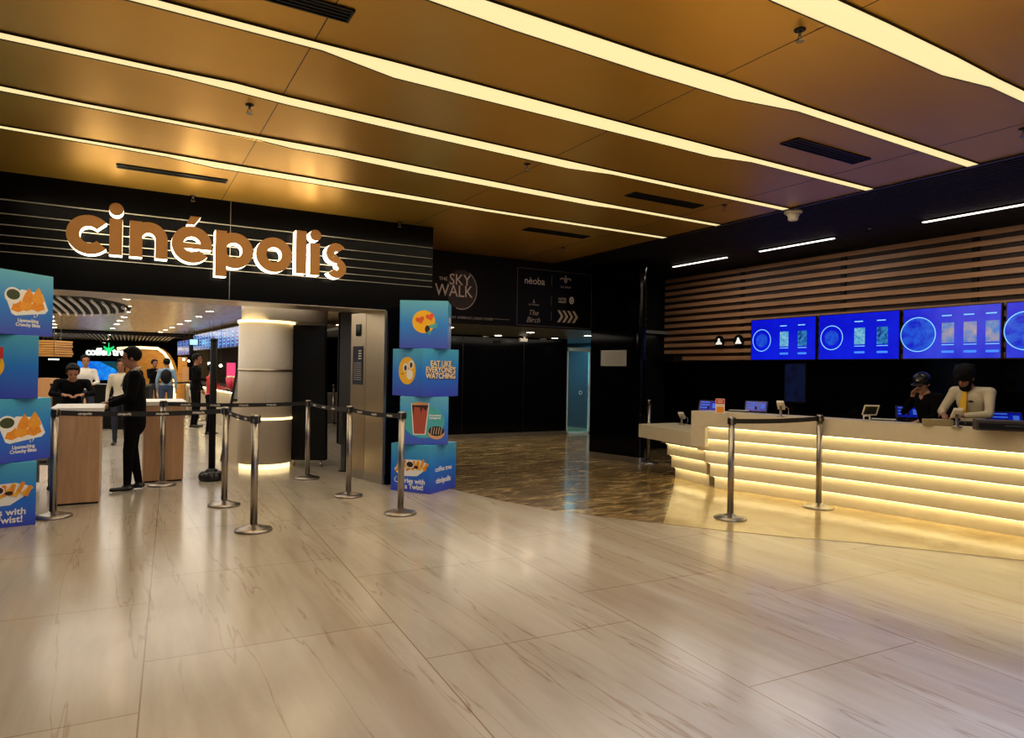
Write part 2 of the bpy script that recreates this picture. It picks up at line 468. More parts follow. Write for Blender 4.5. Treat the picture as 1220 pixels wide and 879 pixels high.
# strip lights: outlines on the ceiling plane
STR = [
 ([(-6, 6.62), (-0.90, 6.70), (0.29, 6.76), (0.67, 6.78), (2.76, 6.90), (3.63, 6.98), (6.50, 7.02)], [(-6, 6.72), (-0.9, 6.79), (0.30, 6.87), (0.69, 6.99), (2.84, 7.07), (3.76, 7.10), (6.50, 7.13)], 'at the portal, nearest the lit sign', True),
 ([(-6, 5.68), (-0.78, 5.74), (-0.29, 5.79), (0.92, 5.83), (1.19, 5.83), (1.56, 5.83), (2.34, 5.88), (3.49, 5.95), (4.83, 6.02), (6.50, 6.05)], [(-6, 5.79), (-0.79, 5.85), (0.94, 5.93), (1.22, 6.0), (1.61, 6.0), (2.44, 6.08), (3.6, 6.13), (4.54, 6.17), (4.91, 6.13), (6.50, 6.15)], 'second out from the lit sign', True),
 ([(-6, 4.76), (-0.66, 4.81), (0.2, 4.83), (0.6, 4.82), (0.95, 4.87), (1.96, 4.92), (3.41, 4.98), (3.93, 5.0), (6.50, 5.04)], [(-6, 4.86), (-0.67, 4.91), (0.21, 4.92), (0.62, 4.97), (0.98, 5.02), (2.03, 5.09), (3.54, 5.17), (4.0, 5.1), (6.50, 5.14)], 'third out from the lit sign', True),
 ([(-6, 3.9), (0.0, 3.94), (0.97, 3.96), (1.40, 3.96), (2.24, 3.98), (3.56, 4.01), (4.20, 4.02), (4.68, 4.03), (6.50, 4.05)], [(-6, 4.0), (0, 4.03), (0.99, 4.05), (1.48, 4.18), (2.38, 4.19), (3.71, 4.20), (4.39, 4.21), (4.80, 4.13), (6.50, 4.14)], 'fourth out from the lit sign', True),
 ([(-6, 3.0), (1.58, 3.05), (2.7, 3.06), (3.37, 3.05), (4.11, 3.07), (6.50, 3.09)], [(-6, 3.10), (0.4, 3.13), (1.34, 3.21), (1.83, 3.24), (2.85, 3.26), (3.59, 3.25), (4.14, 3.16), (6.50, 3.19)], 'crossing above the middle of the hall', True),
 ([(-6, 2.08), (3.09, 2.12), (3.5, 2.12), (4.20, 2.13), (4.74, 2.15), (6.50, 2.17)], [(-6, 2.18), (2.0, 2.22), (2.81, 2.3), (3.6, 2.3), (4.39, 2.31), (4.84, 2.24), (6.50, 2.26)], 'nearest, cutting the upper right corner', True),
]
for up, lo, where, _ in STR:
    t = thing('ceiling_light', 'warm ribbon light in the gold ceiling, ' + where, 'ceiling light', (2.6, up[3][1], ZC), 0, 'ribbon lights in the gold ceiling')
    off = Vector((-2.6, -up[3][1]))
    def sh(p): return (p[0] + off.x, p[1] + off.y)
    bm = bmesh.new(); prism(bm, [sh(p) for p in up] + [sh(p) for p in lo][::-1], -0.006, 0.0)
    bmesh.ops.triangulate(bm, faces=bm.faces); bmesh.ops.recalc_face_normals(bm, faces=bm.faces)
    link('diffuser', bm, 'led_warm', t)
    for side, sg in ((up, -1), (lo, 1)):
        bm = bmesh.new()
        for p, q in zip(side, side[1:]):
            p = sh(p); q = sh(q)
            prism(bm, [(p[0], p[1]), (q[0], q[1]), (q[0], q[1] + sg * 0.005), (p[0], p[1] + sg * 0.005)], -0.012, 0.0)
        bmesh.ops.recalc_face_normals(bm, faces=bm.faces)
        link('edge_trim', bm, 'led_edge', t)

# ceiling vents
def vent(cx, cy, sx, sy, label):
    t = thing('ceiling_vent', label, 'vent', (cx, cy, ZC), 0, 'linear vents in the gold ceiling')
    link('opening', bx(-sx / 2, sx / 2, -sy / 2, sy / 2, -0.004, 0.0), 'black_matte', t)
    bm = bmesh.new()
    box(bm, -sx / 2, sx / 2, -sy / 2, -sy / 2 + 0.012, -0.012, 0); box(bm, -sx / 2, sx / 2, sy / 2 - 0.012, sy / 2, -0.012, 0)
    box(bm, -sx / 2, -sx / 2 + 0.012, -sy / 2, sy / 2, -0.012, 0); box(bm, sx / 2 - 0.012, sx / 2, -sy / 2, sy / 2, -0.012, 0)
    link('frame', bm, 'black_metal', t)
    bm = bmesh.new()
    for k in range(1, 4): box(bm, -sx / 2, sx / 2, -sy / 2 + sy * k / 4 - 0.004, -sy / 2 + sy * k / 4 + 0.004, -0.010, -0.004)
    link('blade', bm, 'black_metal', t)
vent(0.38, 7.45, 0.98, 0.13, 'black linear vent above the lit cinema sign')
vent(0.50, 3.58, 1.05, 0.14, 'black linear vent cut off by the top edge of the photo')
vent(5.10, 5.56, 1.0, 0.17, 'black linear vent between the second and third ribbons by the counter side')
vent(5.10, 3.60, 0.97, 0.17, 'largest looking black linear vent, above the right side of the hall')
vent(5.09, 7.68, 1.0, 0.18, 'farthest black linear vent, above the dark passage')

# sprinklers
def sprinkler(x, y, label, big=False):
    t = thing('sprinkler', label, 'sprinkler', (x, y, ZC), 0, 'sprinkler heads in the ceiling')
    link('escutcheon', lat([(0.0, 0), (0.032, 0), (0.03, -0.006), (0.014, -0.01), (0.0, -0.01)][::-1]), 'black_metal', t, True)
    bm = bmesh.new(); tube(bm, [(0, 0, -0.008), (0, 0, -0.035)], 0.008)
    for s in (-1, 1): tube(bm, [(s * 0.006, 0, -0.03), (s * 0.017, 0, -0.045), (s * 0.004, 0, -0.062)], 0.003, 6)
    link('body', bm, 'steel', t, True)
    link('deflector', lat([(0.0, -0.066), (0.024, -0.066), (0.024, -0.062), (0.0, -0.062)], seg=12), 'steel', t)
for x_, y_, l in ((0.75, 5.19, 'small sprinkler head left of the seam below the widest light'), (0.62, 8.30, 'small sprinkler head at the top edge of the sign fascia'), (3.04, 8.26, 'small sprinkler head near the right end of the sign fascia'),
                (3.18, 2.42, 'largest looking sprinkler head, between the two nearest light ribbons'), (3.16, 5.28, 'sprinkler head between the light ribbons in the middle of the ceiling'),
                (5.79, 5.35, 'sprinkler head near the black ceiling edge, beside a vent'), (5.78, 8.54, 'tiny sprinkler head high above the dark passage'), (5.86, 2.49, 'sprinkler head at the right edge of the photo')):
    sprinkler(x_, y_, l)

# walls
bm = bx(-7, 3.54, 8.33, 8.93, 2.262, ZC)
struct('wall_portal', bm, 'black_fascia', 'glossy black fascia above the cinema entrance')
struct('wall_portal_right', bx(2.94, 3.54, 8.33, 8.93, 0, 2.262), 'black_fascia', 'glossy black pier right of the entrance')
struct('trim_5', bx(-7, 2.9, 8.34, 8.92, 2.25, 2.262), 'satin_steel', 'pale metal soffit edge of the entrance')
struct('wall_portal_left', bx(-7, -3.2, 8.33, 8.93, 0, 2.262), 'black_fascia', 'black pier left of the entrance')
struct('wall_passage_left', bx(3.66, 3.70, 8.93, 13.2, 0, ZC), 'black_matte', 'black side wall of the passage')
struct('wall_sign', bx(3.54, 7.62, 9.85, 9.95, 2.26, ZC), 'black_matte', 'black wall over the passage')
struct('ceiling_passage', bx(3.7, 10.8, 9.95, 17.0, 2.27, 2.33), mat('grey_soffit', (120, 122, 118), 0.35), 'grey passage soffit')
struct('wall_passage_back', bx(3.7, 9.1, 13.2, 13.3, 0.0, 2.27), 'black_gloss', 'glossy black panelled wall at the end of the passage')
bm = bmesh.new()
for xx in (5.2, 6.35, 7.9): box(bm, xx - 0.006, xx + 0.006, 13.194, 13.2, 0.1, 2.27)
struct('trim_6', bm, 'black_metal', 'joints of the glossy black wall')
struct('baseboard_back', bx(3.7, 9.1, 13.17, 13.2, 0.0, 0.1), 'kick_steel', 'steel skirting of the glossy black wall')
# dark pier right of the passage with rounded near corner
pp = [(7.12, 9.6), (7.35, 8.64)] + [(7.43 + 0.08 * math.cos(a), 8.62 + 0.08 * math.sin(a)) for a in [R(185 + 14 * i) for i in range(13)]] + [(8.6, 10.1), (7.72, 10.1)]
bm = bmesh.new(); prism(bm, pp, 0.1, ZC); bmesh.ops.recalc_face_normals(bm, faces=bm.faces)
struct('wall_pier', bm, 'black_gloss', 'glossy black pier between the passage and the counter')
bm = bmesh.new(); prism(bm, [(p[0] + (0.012 if p[0] > 7.6 else -0.008), p[1] - 0.008) for p in pp], 0.0, 0.1); bmesh.ops.recalc_face_normals(bm, faces=bm.faces)
struct('baseboard_pier', bm, 'kick_steel', 'steel skirting of the black pier')
struct('wall_booth_back', bx(7.8, 9.4, 10.1, 10.2, 0, ZC + 0.05), 'black_matte', 'black end wall of the ticket booth')
struct('wall_right', bx(9.32, 9.42, -5, 10.1, 0, ZC + 0.05), 'black_gloss', 'glossy black wall behind the ticket counter')
struct('wall_right_lining', bx(9.29, 9.32, -5, 10.1, 1.74, ZC), 'dark_brown', 'dark backing of the wood slat wall')
# slats: two look of wall surface: one mesh of boards
bm = bmesh.new()
n = 13
for k in range(n):
    z0 = 1.76 + k * 0.127
    box(bm, 9.255, 9.29, -5, 10.05, z0, min(z0 + 0.066, ZC - 0.012))
tag(struct('trim_7', bm, 'slat_wood', 'horizontal brown wood slats on the wall behind the counter'))
bm = bmesh.new()
for yy in (8.1, 6.2, 4.4, 2.6):
    box(bm, 9.262, 9.291, yy, yy + 0.08, 1.74, ZC)
struct('trim_8', bm, 'black_matte', 'dark uprights behind the wood slats')
t = thing('ledge_box', 'plain black box on the dark wall at the left foot of the wood slats', 'box', (9.15, 9.82, 1.74))
link('body', bx(-0.12, 0.1, -0.28, 0.28, -0.02, 0.09), 'black_metal', t, bevel=0.004)
link('lid', bx(-0.125, 0.105, -0.285, 0.285, 0.09, 0.1), 'black_matte', t)

# led linear lights over the counter
for y0, y1, l in ((7.58, 8.8, 'farthest of the white linear lights above the ticket counter'), (5.71, 6.95, 'middle white linear light above the ticket counter'), (3.0, 4.55, 'nearest white linear light above the counter, at the right edge')):
    t = thing('linear_light', l, 'ceiling light', (8.28, (y0 + y1) / 2, ZC - 0.01), 0, 'white linear lights over the counter')
    h = (y1 - y0) / 2
    link('housing', bx(-0.025, 0.025, -h, h, -0.02, 0.0), 'black_metal', t)
    link('diffuser', bx(-0.02, 0.02, -h + 0.005, h - 0.005, -0.03, -0.02), 'led_white', t)
    area('linear_lamp', (8.28, (y0 + y1) / 2, ZC - 0.045), 0.05, y1 - y0, 9, (1.0, 0.93, 0.82))
# detector
t = thing('smoke_detector', 'white dome detector at the edge of the black ceiling', 'detector', (6.62, 5.09, ZC - 0.01))
link('base', lat([(0.0, 0.0), (0.1, 0.0), (0.1, -0.02), (0.09, -0.03), (0, -0.03)][::-1]), 'off_white', t, True)
link('cover', lat([(0.085, -0.03), (0.06, -0.06), (0.055, -0.1), (0.045, -0.11), (0, -0.112)][::-1]), 'paper', t, True)
# small camera in black ceiling
t = thing('dome_camera', 'tiny dome camera in the black ceiling between two white linear lights', 'camera', (8.1, 5.1, ZC - 0.01))
link('base', lat([(0, 0), (0.035, 0), (0.035, -0.012), (0, -0.012)][::-1]), 'black_metal', t)
link('dome', lat([(0.024, -0.012), (0.018, -0.03), (0, -0.036)][::-1]), 'steel', t, True)

# ------------------------------------------------------------------ cinema sign
bm = bmesh.new()
for z0 in (3.12, 2.98, 2.87, 2.765, 2.68, 2.60):
    box(bm, -6.5, 3.52, 8.30, 8.33, z0 - 0.005, z0 + 0.002)
tag(struct('trim_9', bm, 'sign_line', 'thin pale horizontal lines across the black fascia'))
struct('trim_10', bx(1.015, 1.022, 8.326, 8.33, 2.27, ZC), 'line_grey', 'vertical joint in the fascia')
t = thing('cinema_sign', 'backlit gold cinépolis lettering on the black fascia', 'sign', (0.9, 8.30, 2.8))
def letter(name, shapes):
    bm = bmesh.new()
    T = wall_frame((0 - 0.9, 0.0, 0 - 2.8), (1, 0, 0))     # local: x world X, y world Z, z towards the hall (-Y)
    for s in shapes: s(bm, T)
    # front skin gold: faces whose normal looks at the hall
    bmesh.ops.recalc_face_normals(bm, faces=bm.faces)
    for f in bm.faces:
        f.material_index = 0 if f.normal.y < -0.5 else 1
    return link('letter', bm, ['sign_gold', 'sign_glow'], t)
D0, D1 = 0.02, 0.19
def BAR(x0, x1, z0, z1, e=0): return lambda bm, T: prism(bm, [(x0, z0), (x1, z0), (x1, z1), (x0, z1)], D0, D1 + e, mtx=T)
def POLY(pts, e=0): return lambda bm, T: prism(bm, pts, D0, D1 + e, mtx=T)
def RING(cx, cz, ro, ri, a0=0, a1=360, e=0, sy=1.0): return lambda bm, T: ringp(bm, cx, cz, ro, ri, D0, D1 + e, mtx=T, a0=R(a0), a1=R(a1), n=36, sy=sy)
def DISC(cx, cz, r): return lambda bm, T: prism(bm, circle(cx, cz, r, n=30), D0, D1, mtx=T)
w_ = 0.118
letter('c', [RING(-0.345, 2.82, 0.2, 0.085, 42, 318)])
letter('i', [BAR(-0.17, -0.052, 2.635, 3.01), DISC(-0.111, 3.11, 0.066)])
letter('n', [BAR(0.012, 0.13, 2.635, 3.01, 0.001), RING(0.19, 2.835, 0.178, 0.062, 0, 180), BAR(0.252, 0.368, 2.635, 2.835), POLY([(0.11, 2.88), (0.15, 2.88), (0.22, 3.0), (0.11, 2.985)], -0.001)])
letter('é', [RING(0.605, 2.82, 0.2, 0.085, 0, 322), BAR(0.50, 0.803, 2.775, 2.835, 0.001), POLY([(0.55, 3.035), (0.625, 3.035), (0.69, 3.13), (0.585, 3.13)])])
letter('p', [BAR(0.84, 0.958, 2.50, 3.01, 0.001), RING(1.035, 2.80, 0.2, 0.085)])
letter('o', [RING(1.465, 2.795, 0.2, 0.085)])
letter('l', [BAR(1.71, 1.828, 2.605, 3.11)])
letter('i', [BAR(1.872, 1.988, 2.60, 2.98), DISC(1.935, 3.075, 0.066)])
letter('s', [RING(2.185, 2.887, 0.106, 0.002 + 0.0, 25, 200), RING(2.185, 2.887, 0.106, 0.03, 195, 270), RING(2.19, 2.70, 0.11, 0.03, -90, 90, 0.001), RING(2.19, 2.70, 0.11, 0.03, 200, 270, 0.001)] if False else
       [RING(2.185, 2.885, 0.122, 0.02, 35, 270), RING(2.19, 2.704, 0.118, 0.022, -150, 90, 0.001), POLY([(2.10, 2.80), (2.19, 2.763), (2.27, 2.79), (2.185, 2.866)], 0.002)])
area('sign_wash', (0.9, 8.20, 2.55), 3.0, 0.05, 1.2, (1, .92, .75), rot=(R(180), 0, 0))

# ------------------------------------------------------------------ passage sign board
t = thing('passage_sign', 'black board reading THE SKY WALK above the dark passage', 'sign', (5.6, 9.85, 2.78))
T = wall_frame((0, 0, 0), (1, 0, 0)); T.translation = Vector((0, -0.03, 0))
link('board', bx(-1.98, 1.55, -0.03, 0, -0.5, 0.5), 'board_black', t)
def on(px, py): p = ony(px, py, 9.82); return (p.x - 5.6, p.z - 2.78)
def onT(px, py, e=0.0): x, z = on(px, py); return T @ Matrix.Translation((x, z, 0.003 + e))
cx, cz = on(550, 345)
bm = bmesh.new(); prism(bm, circle(cx, cz, 0.27, 0.32, 40), 0, 0.002, mtx=T); link('picture', bm, 'board_moon', t)
bm = bmesh.new(); ringp(bm, cx, cz, 0.28, 0.265, 0, 0.003, mtx=T, a0=R(-110), a1=R(60), sy=1.16, n=30)
link('swoosh', bm, 'board_dim', t)
bm = text_bm('SKY', 0.25, 0.004, onT(548, 334), sx=0.9); merge(bm, text_bm('WALK', 0.27, 0.004, onT(541, 347), sx=0.86)); merge(bm, text_bm('THE', 0.08, 0.004, onT(528, 332)))
link('lettering', bm, 'board_text', t)
bm = text_bm('GREAT AMBIENCE | GREAT FOOD', 0.055, 0.004, onT(560, 379))
box(bm, -0.42, -0.02, -0.034, -0.03, -0.425, -0.42)
link('lettering', bm, 'board_dim', t)
# framed panel on the right
bm = bmesh.new()
x0, z1 = on(616.5, 318); x1, z0 = on(704, 392)
for a in ((x0, x0 + 0.008, z0, z1), (x1 - 0.008, x1, z0, z1), (x0, x1, z1 - 0.008, z1), (x0, x1, z0, z0 + 0.008)):
    box(bm, a[0], a[1], -0.036, -0.03, a[2], a[3])
xm = on(657, 350)[0]
for p0, p1 in ((328, 340), (352, 364), (371, 382)): box(bm, xm - 0.004, xm + 0.004, -0.036, -0.03, on(657, p1)[1], on(657, p0)[1])
link('frame', bm, 'line_grey', t)
bm = text_bm('nèoba', 0.17, 0.004, onT(637, 335)); link('lettering', bm, 'board_text', t)
bm = text_bm('The\nBirch', 0.13, 0.004, onT(635, 377), shear=0.35); link('lettering', bm, 'board_dim', t)
bm = text_bm('SKY LOUNGE', 0.035, 0.004, onT(636, 363)); prism(bm, [(on(636, 361)[0] - 0.02, on(636, 361)[1]), (on(636, 361)[0] + 0.02, on(636, 361)[1]), (on(636, 361)[0], on(636, 361)[1] + 0.07)], 0.0, 0.003, mtx=T); link('emblem', bm, 'board_dim', t)
bm = text_bm('bay island', 0.055, 0.004, onT(674, 342)); ex, ez = on(674, 334)
prism(bm, circle(ex, ez, 0.035, 0.05), 0, 0.003, mtx=T); prism(bm, circle(ex, ez + 0.07, 0.016), 0, 0.003, mtx=T)
for s in (-1, 1):
    ringp(bm, ex + s * 0.06, ez - 0.04, 0.085, 0.06, 0, 0.003, mtx=T, a0=R(40), a1=R(140), n=10)
link('emblem', bm, 'board_dim', t)
bm = text_bm('HOTEL\nNIGHT', 0.055, 0.004, onT(670, 358)); ex, ez = on(681, 358); ringp(bm, ex, ez, 0.05, 0.03, 0, 0.003, mtx=T, sy=1.3)
prism(bm, circle(ex, ez, 0.018, 0.03), 0, 0.003, mtx=T)
link('emblem', bm, 'board_text', t)
bm = bmesh.new()
ax0, az0 = on(664, 376.5)
for k in range(4):
    x = ax0 + k * 0.105; h = 0.105; q = 0.075
    prism(bm, [(x, az0 + h), (x + 0.05, az0 + h), (x + 0.05 + q, az0), (x + 0.05, az0 - h), (x, az0 - h), (x + q, az0)], 0, 0.004, mtx=T)
bmesh.ops.recalc_face_normals(bm, faces=bm.faces)
link('chevrons', bm, 'chevron', t)

# passage spots
def downlight(p, z, label, group, r=0.06, m_='spot_glow'):
    t = thing('downlight', label, 'downlight', (p[0], p[1], z), 0, group)
    link('trim_ring', lat([(r * 0.8, 0), (r * 1.25, 0), (r * 1.25, -0.006), (r * 0.8, -0.004)][::-1] + [(r * 0.8, 0)]), 'off_white', t)
    link('lens', lat([(0, -0.002), (r * 0.8, -0.002), (r * 0.8, -0.004), (0, -0.004)][::-1]), m_, t)
    return t
for (x_, y_, l) in ((5.09, 11.15, 'passage downlight just right of the blue cube tower'), (6.97, 11.41, 'brightest passage downlight, under the sign board middle'), (7.06, 12.9, 'passage downlight left of the ceiling camera'), (8.57, 12.95, 'passage downlight far back near the lit doorway'), (8.45, 11.5, 'passage downlight at the corner of the black pier')):
    downlight((x_, y_), 2.27, l, 'passage downlights', 0.095)
t = thing('security_camera', 'small white security camera under the passage soffit', 'camera', (7.55, 12.6, 2.27))
link('mount', lat([(0, 0), (0.04, 0), (0.04, -0.02), (0.015, -0.03), (0.015, -0.07), (0, -0.07)][::-1]), 'off_white', t)
link('body', bx(-0.12, 0.06, -0.035, 0.035, -0.13, -0.06), 'off_white', t, bevel=0.008)
link('lens', lat([(0, -0.03), (0.025, -0.03), (0.025, 0.0), (0, 0.0)], mtx=Matrix.Translation((-0.12, 0, -0.095)) @ Matrix.Rotation(R(-90), 4, 'Y')), 'black_metal', t)

# lit lobby behind the passage
struct('wall_lobby_back', bx(8.9, 10.8, 16.9, 17.0, 0, 2.27), 'teal_wall', 'blue lit lobby wall')
struct('wall_lobby_left', bx(9.0, 9.05, 13.3, 16.9, 0, 2.27), 'black_matte')
struct('wall_lobby_right', bx(10.6, 10.7, 9.9, 16.9, 0, 2.27), 'teal_wall')
struct('wall_booth_rear', bx(9.4, 10.7, 10.1, 10.2, 0, 2.27), 'black_matte')
t = thing('glass_door', 'glass door with pale steel frame in the cyan lit doorway', 'door', (9.45, 13.3, 0))
bm = bmesh.new()
box(bm, -0.32, -0.26, -0.03, 0.03, 0, 2.05); box(bm, 0.36, 0.42, -0.03, 0.03, 0, 2.05); box(bm, -0.32, 0.42, -0.03, 0.03, 2.0, 2.08); box(bm, -0.32, 0.42, -0.03, 0.03, 0, 0.05)
box(bm, -0.42, -0.36, 0.3, 0.36, 0, 2.2)
link('frame', bm, 'teal_steel', t)
link('pane', bx(-0.26, 0.36, -0.004, 0.004, 0.05, 2.0), mat('door_glass', (220, 240, 245), 0.02, trans=0.95, noise=0), t)
bm = bmesh.new(); tube(bm, [(0.3, -0.05, 0.8), (0.3, -0.05, 1.2)], 0.012); tube(bm, [(0.3, 0, 0.84), (0.3, -0.05, 0.84)], 0.008); tube(bm, [(0.3, 0, 1.16), (0.3, -0.05, 1.16)], 0.008)
link('handle', bm, 'steel', t, True)
bm = bmesh.new(); ringp(bm, 0, 0, 0.05, 0.03, 0, 0.003, mtx=wall_frame((0.12, -0.006, 1.0), (1, 0, 0))); link('sticker', bm, 'print_white', t)
t = thing('hanging_banner', 'bright blue banner hanging inside the lit doorway', 'banner', (9.85, 15.0, 0))
bm = bmesh.new(); prism(bm, [(-0.2, 1.15), (0.0, 1.0), (0.2, 1.15), (0.2, 2.05), (-0.2, 2.05)], 0, 0.01, mtx=wall_frame((0, 0, 0), (1, 0, 0))); link('cloth', bm, 'blue_cloth', t)
bm = bmesh.new(); tube(bm, [(-0.24, 0, 2.06), (0.24, 0, 2.06)], 0.012); tube(bm, [(-0.18, 0, 2.06), (-0.18, 0, 2.27)], 0.005); tube(bm, [(0.18, 0, 2.06), (0.18, 0, 2.27)], 0.005); link('rod', bm, 'steel', t)
t = thing('lobby_light', 'pale rectangular light above the lit doorway', 'light', (9.75, 15.6, 2.27))
link('housing', bx(-0.3, 0.3, -0.3, 0.3, -0.04, 0), 'off_white', t); link('diffuser', bx(-0.27, 0.27, -0.27, 0.27, -0.05, -0.04), 'cyan_glow', t)
t = thing('steel_plate', 'blank silver plate fixed to the glossy black pier', 'plate', (7.22, 9.06, 1.745), math.atan2(-0.98, 0.24))
link('plate', bx(-0.27, 0.27, -0.03, -0.016, -0.135, 0.135), mat('plate_silver', (200, 196, 186), 0.35, 0.5, bump=0.2, nscale=30), t, bevel=0.003)
bm = bmesh.new()
for k in range(7): box(bm, -0.18, 0.2, -0.0315, -0.03, 0.09 - k * 0.03, 0.093 - k * 0.03)
link('engraving', bm, 'line_grey', t)
bm = bmesh.new()
for a, b_ in ((-1, -1), (1, -1), (1, 1), (-1, 1)): lathe(bm, [(0, 0), (0.008, 0), (0.008, 0.004), (0, 0.004)], 10, mtx=wall_frame((a * 0.25, -0.03, b_ * 0.115), (1, 0, 0)))
link('screws', bm, 'steel', t)

# ------------------------------------------------------------------ metal pilaster lining the portal
t = thing('metal_pilaster', 'brushed metal clad pillar with a dark notice, right side of the entrance', 'pillar', (2.84, 8.75, 0))
def seg_panel(bm, p, q, z0, z1, th=0.04, mi=0):
    p = Vector(p); q = Vector(q); u = (q - p).normalized(); n_ = Vector((u.y, -u.x))
    prism(bm, [tuple(p), tuple(p + n_ * -0), tuple(q), tuple(q + n_ * -th), tuple(p + n_ * -th)][:1] + [tuple(q), tuple(q - n_ * th), tuple(p - n_ * th)], z0, z1, mi)
pa, pb, pc = (2.70 - 2.84, 9.18 - 8.75), (2.80 - 2.84, 8.83 - 8.75), (2.89 - 2.84, 8.34 - 8.75)
for a, b_ in ((pa, pb), (pb, pc)):
    va, vb = Vector(a), Vector(b_); dd = (vb - va).normalized() * 0.004
    bm = bmesh.new(); seg_panel(bm, va + dd, vb - dd, 0.12, 2.25); bmesh.ops.recalc_face_normals(bm, faces=bm.faces); link('cladding_panel', bm, 'satin_steel', t)
    bm = bmesh.new(); seg_panel(bm, va, vb, 0.0, 0.12, 0.03); bmesh.ops.recalc_face_normals(bm, faces=bm.faces); link('plinth', bm, 'kick_steel', t)
fr = wall_frame(((pa[0] + pb[0]) / 2, (pa[1] + pb[1]) / 2, 0), (pb[0] - pa[0], pb[1] - pa[1], 0))
bm = bmesh.new(); prism(bm, [(-0.12, 1.28), (0.12, 1.28), (0.12, 1.80), (-0.12, 1.80)], 0.001, 0.008, mtx=fr); o = link('notice', bm, 'navy', t)
bm = bmesh.new()
for k in range(4): box(bm, 0.02, 0.09, 1.73 - k * 0.035, 1.745 - k * 0.035, 0.008, 0.010, mtx=fr)
for k in range(9): box(bm, -0.09, 0.09, 1.57 - k * 0.028, 1.574 - k * 0.028, 0.008, 0.010, mtx=fr)
link('lettering', bm, 'board_text', o)
bm = bmesh.new(); box(bm, -0.05, 0.06, 1.94, 2.10, 0.001, 0.012, mtx=fr); link('wall_screen', bm, 'black_gloss', t)

# ------------------------------------------------------------------ promo cubes
S = 0.585
EPS = 0.002
def cube_tower(name_pos, specs):
    gx, gy = name_pos; z = 0.0
    for ang, label, prints, mm in specs:
        t = thing('promo_cube', label, 'cube', (gx, gy, z), R(ang), 'blue snack advert cubes')
        h = S / 2
        link('carton', bx(-h, h, -h, h, 0.0, S - 0.002), mm, t, bevel=0.004)
        faces = {'front': wall_frame((0, -h, 0), (1, 0, 0)), 'left': wall_frame((-h, 0, 0), (0, -1, 0)), 'right': wall_frame((h, 0, 0), (0, 1, 0))}
        for fc, fn in prints:
            fn(t, faces[fc])
        z += S
def decal(t, name, fr, items):
    bm = bmesh.new(); mats = []
    for k, (pts, mm) in enumerate(items):
        if mm not in mats: mats.append(mm)
        prism(bm, pts, 0.0, EPS + 0.0004 * k, mats.index(mm), mtx=fr)
    bmesh.ops.triangulate(bm, faces=[f for f in bm.faces if len(f.verts) > 4])
    bmesh.ops.recalc_face_normals(bm, faces=bm.faces)
    link(name, bm, mats, t)
def words(t, fr, rows, m_='print_white'):
    bm = bmesh.new()
    for s, x, y, size, bold in rows:
        merge(bm, text_bm(s, size, 0.003, fr @ Matrix.Translation((x, y, 0.002)), bold=bold))
    link('printed_lettering', bm, m_, t)
def samosa(t, fr):
    it = [(rrect(-0.21, 0.22, 0.20, 0.39, 0.05), 'print_white')]
    it = [([(-0.21, 0.33), (-0.15, 0.19), (-0.11, 0.175), (0.2, 0.215), (0.235, 0.25), (0.17, 0.40), (-0.05, 0.42)], 'print_white')]
    for cx, cy, s in ((-0.09, 0.27, 0.075), (0.0, 0.29, 0.08), (0.02, 0.36, 0.075), (0.12, 0.30, 0.085), (0.12, 0.37, 0.08)):
        it.append(([(cx - s * 0.9, cy - s * 0.6), (cx, cy - s * 0.85), (cx + s * 0.9, cy - s * 0.5), (cx + s * 0.6, cy + s * 0.3), (cx + 0.1 * s, cy + s * 1.1), (cx - s * 0.6, cy + s * 0.2)], 'fried' if s != 0.08 else 'orange_fry'))
    it += [(circle(-0.14, 0.355, 0.085, 0.075), 'print_white'), (circle(-0.14, 0.365, 0.068, 0.048), 'chutney')]
    decal(t, 'printed_snack', fr, it)
    words(t, fr, [('Lipsmacking', 0.02, 0.135, 0.045, 0.001), ('Crunchy Bites', 0.02, 0.095, 0.045, 0.001)])
    decal(t, 'printed_motif', fr, [([(0.08, 0.17), (0.09, 0.17), (0.085, 0.20)], 'print_white'), ([(0.1, 0.17), (0.125, 0.2), (0.118, 0.205)], 'print_white')])
mat('orange_fry', (240, 160, 44), 0.55, noise=0.25, nscale=40)
def fries(t, fr):
    it = [([(-0.24, 0.27), (-0.2, 0.225), (-0.08, 0.19), (0.1, 0.20), (0.2, 0.27), (0.26, 0.36), (0.14, 0.40), (-0.1, 0.39)], 'print_white')]
    random.seed(3)
    for k in range(17):
        x = -0.22 + 0.46 * k / 17; a = R(60 + random.uniform(-28, 28)); y = 0.24 + 0.06 * abs(math.sin(k)) + 0.035 * (x + 0.2)
        l = 0.10; dx, dy = math.cos(a) * l, math.sin(a) * l; nx, ny = -math.sin(a) * 0.016, math.cos(a) * 0.016
        it.append(([(x - nx, y - ny), (x + dx - nx, y + dy - ny), (x + dx + nx, y + dy + ny), (x + nx, y + ny)], 'fries' if k % 2 else 'fried'))
    it += [(circle(0.0, 0.335, 0.06, 0.042), 'print_white'), (circle(0.0, 0.338, 0.05, 0.034), 'choco'), (circle(0.09, 0.31, 0.03, 0.018), 'choco')]
    decal(t, 'printed_snack', fr, it)
    words(t, fr, [('Fries with', 0.05, 0.135, 0.085, 0.002), ('a Twist!', 0.06, 0.065, 0.085, 0.002)])
    bm = bmesh.new(); ringp(bm, -0.2, 0.14, 0.035, 0.027, 0, 0.003, a0=R(90), a1=R(330), n=16, mtx=fr); link('printed_motif', bm, 'print_white', t)
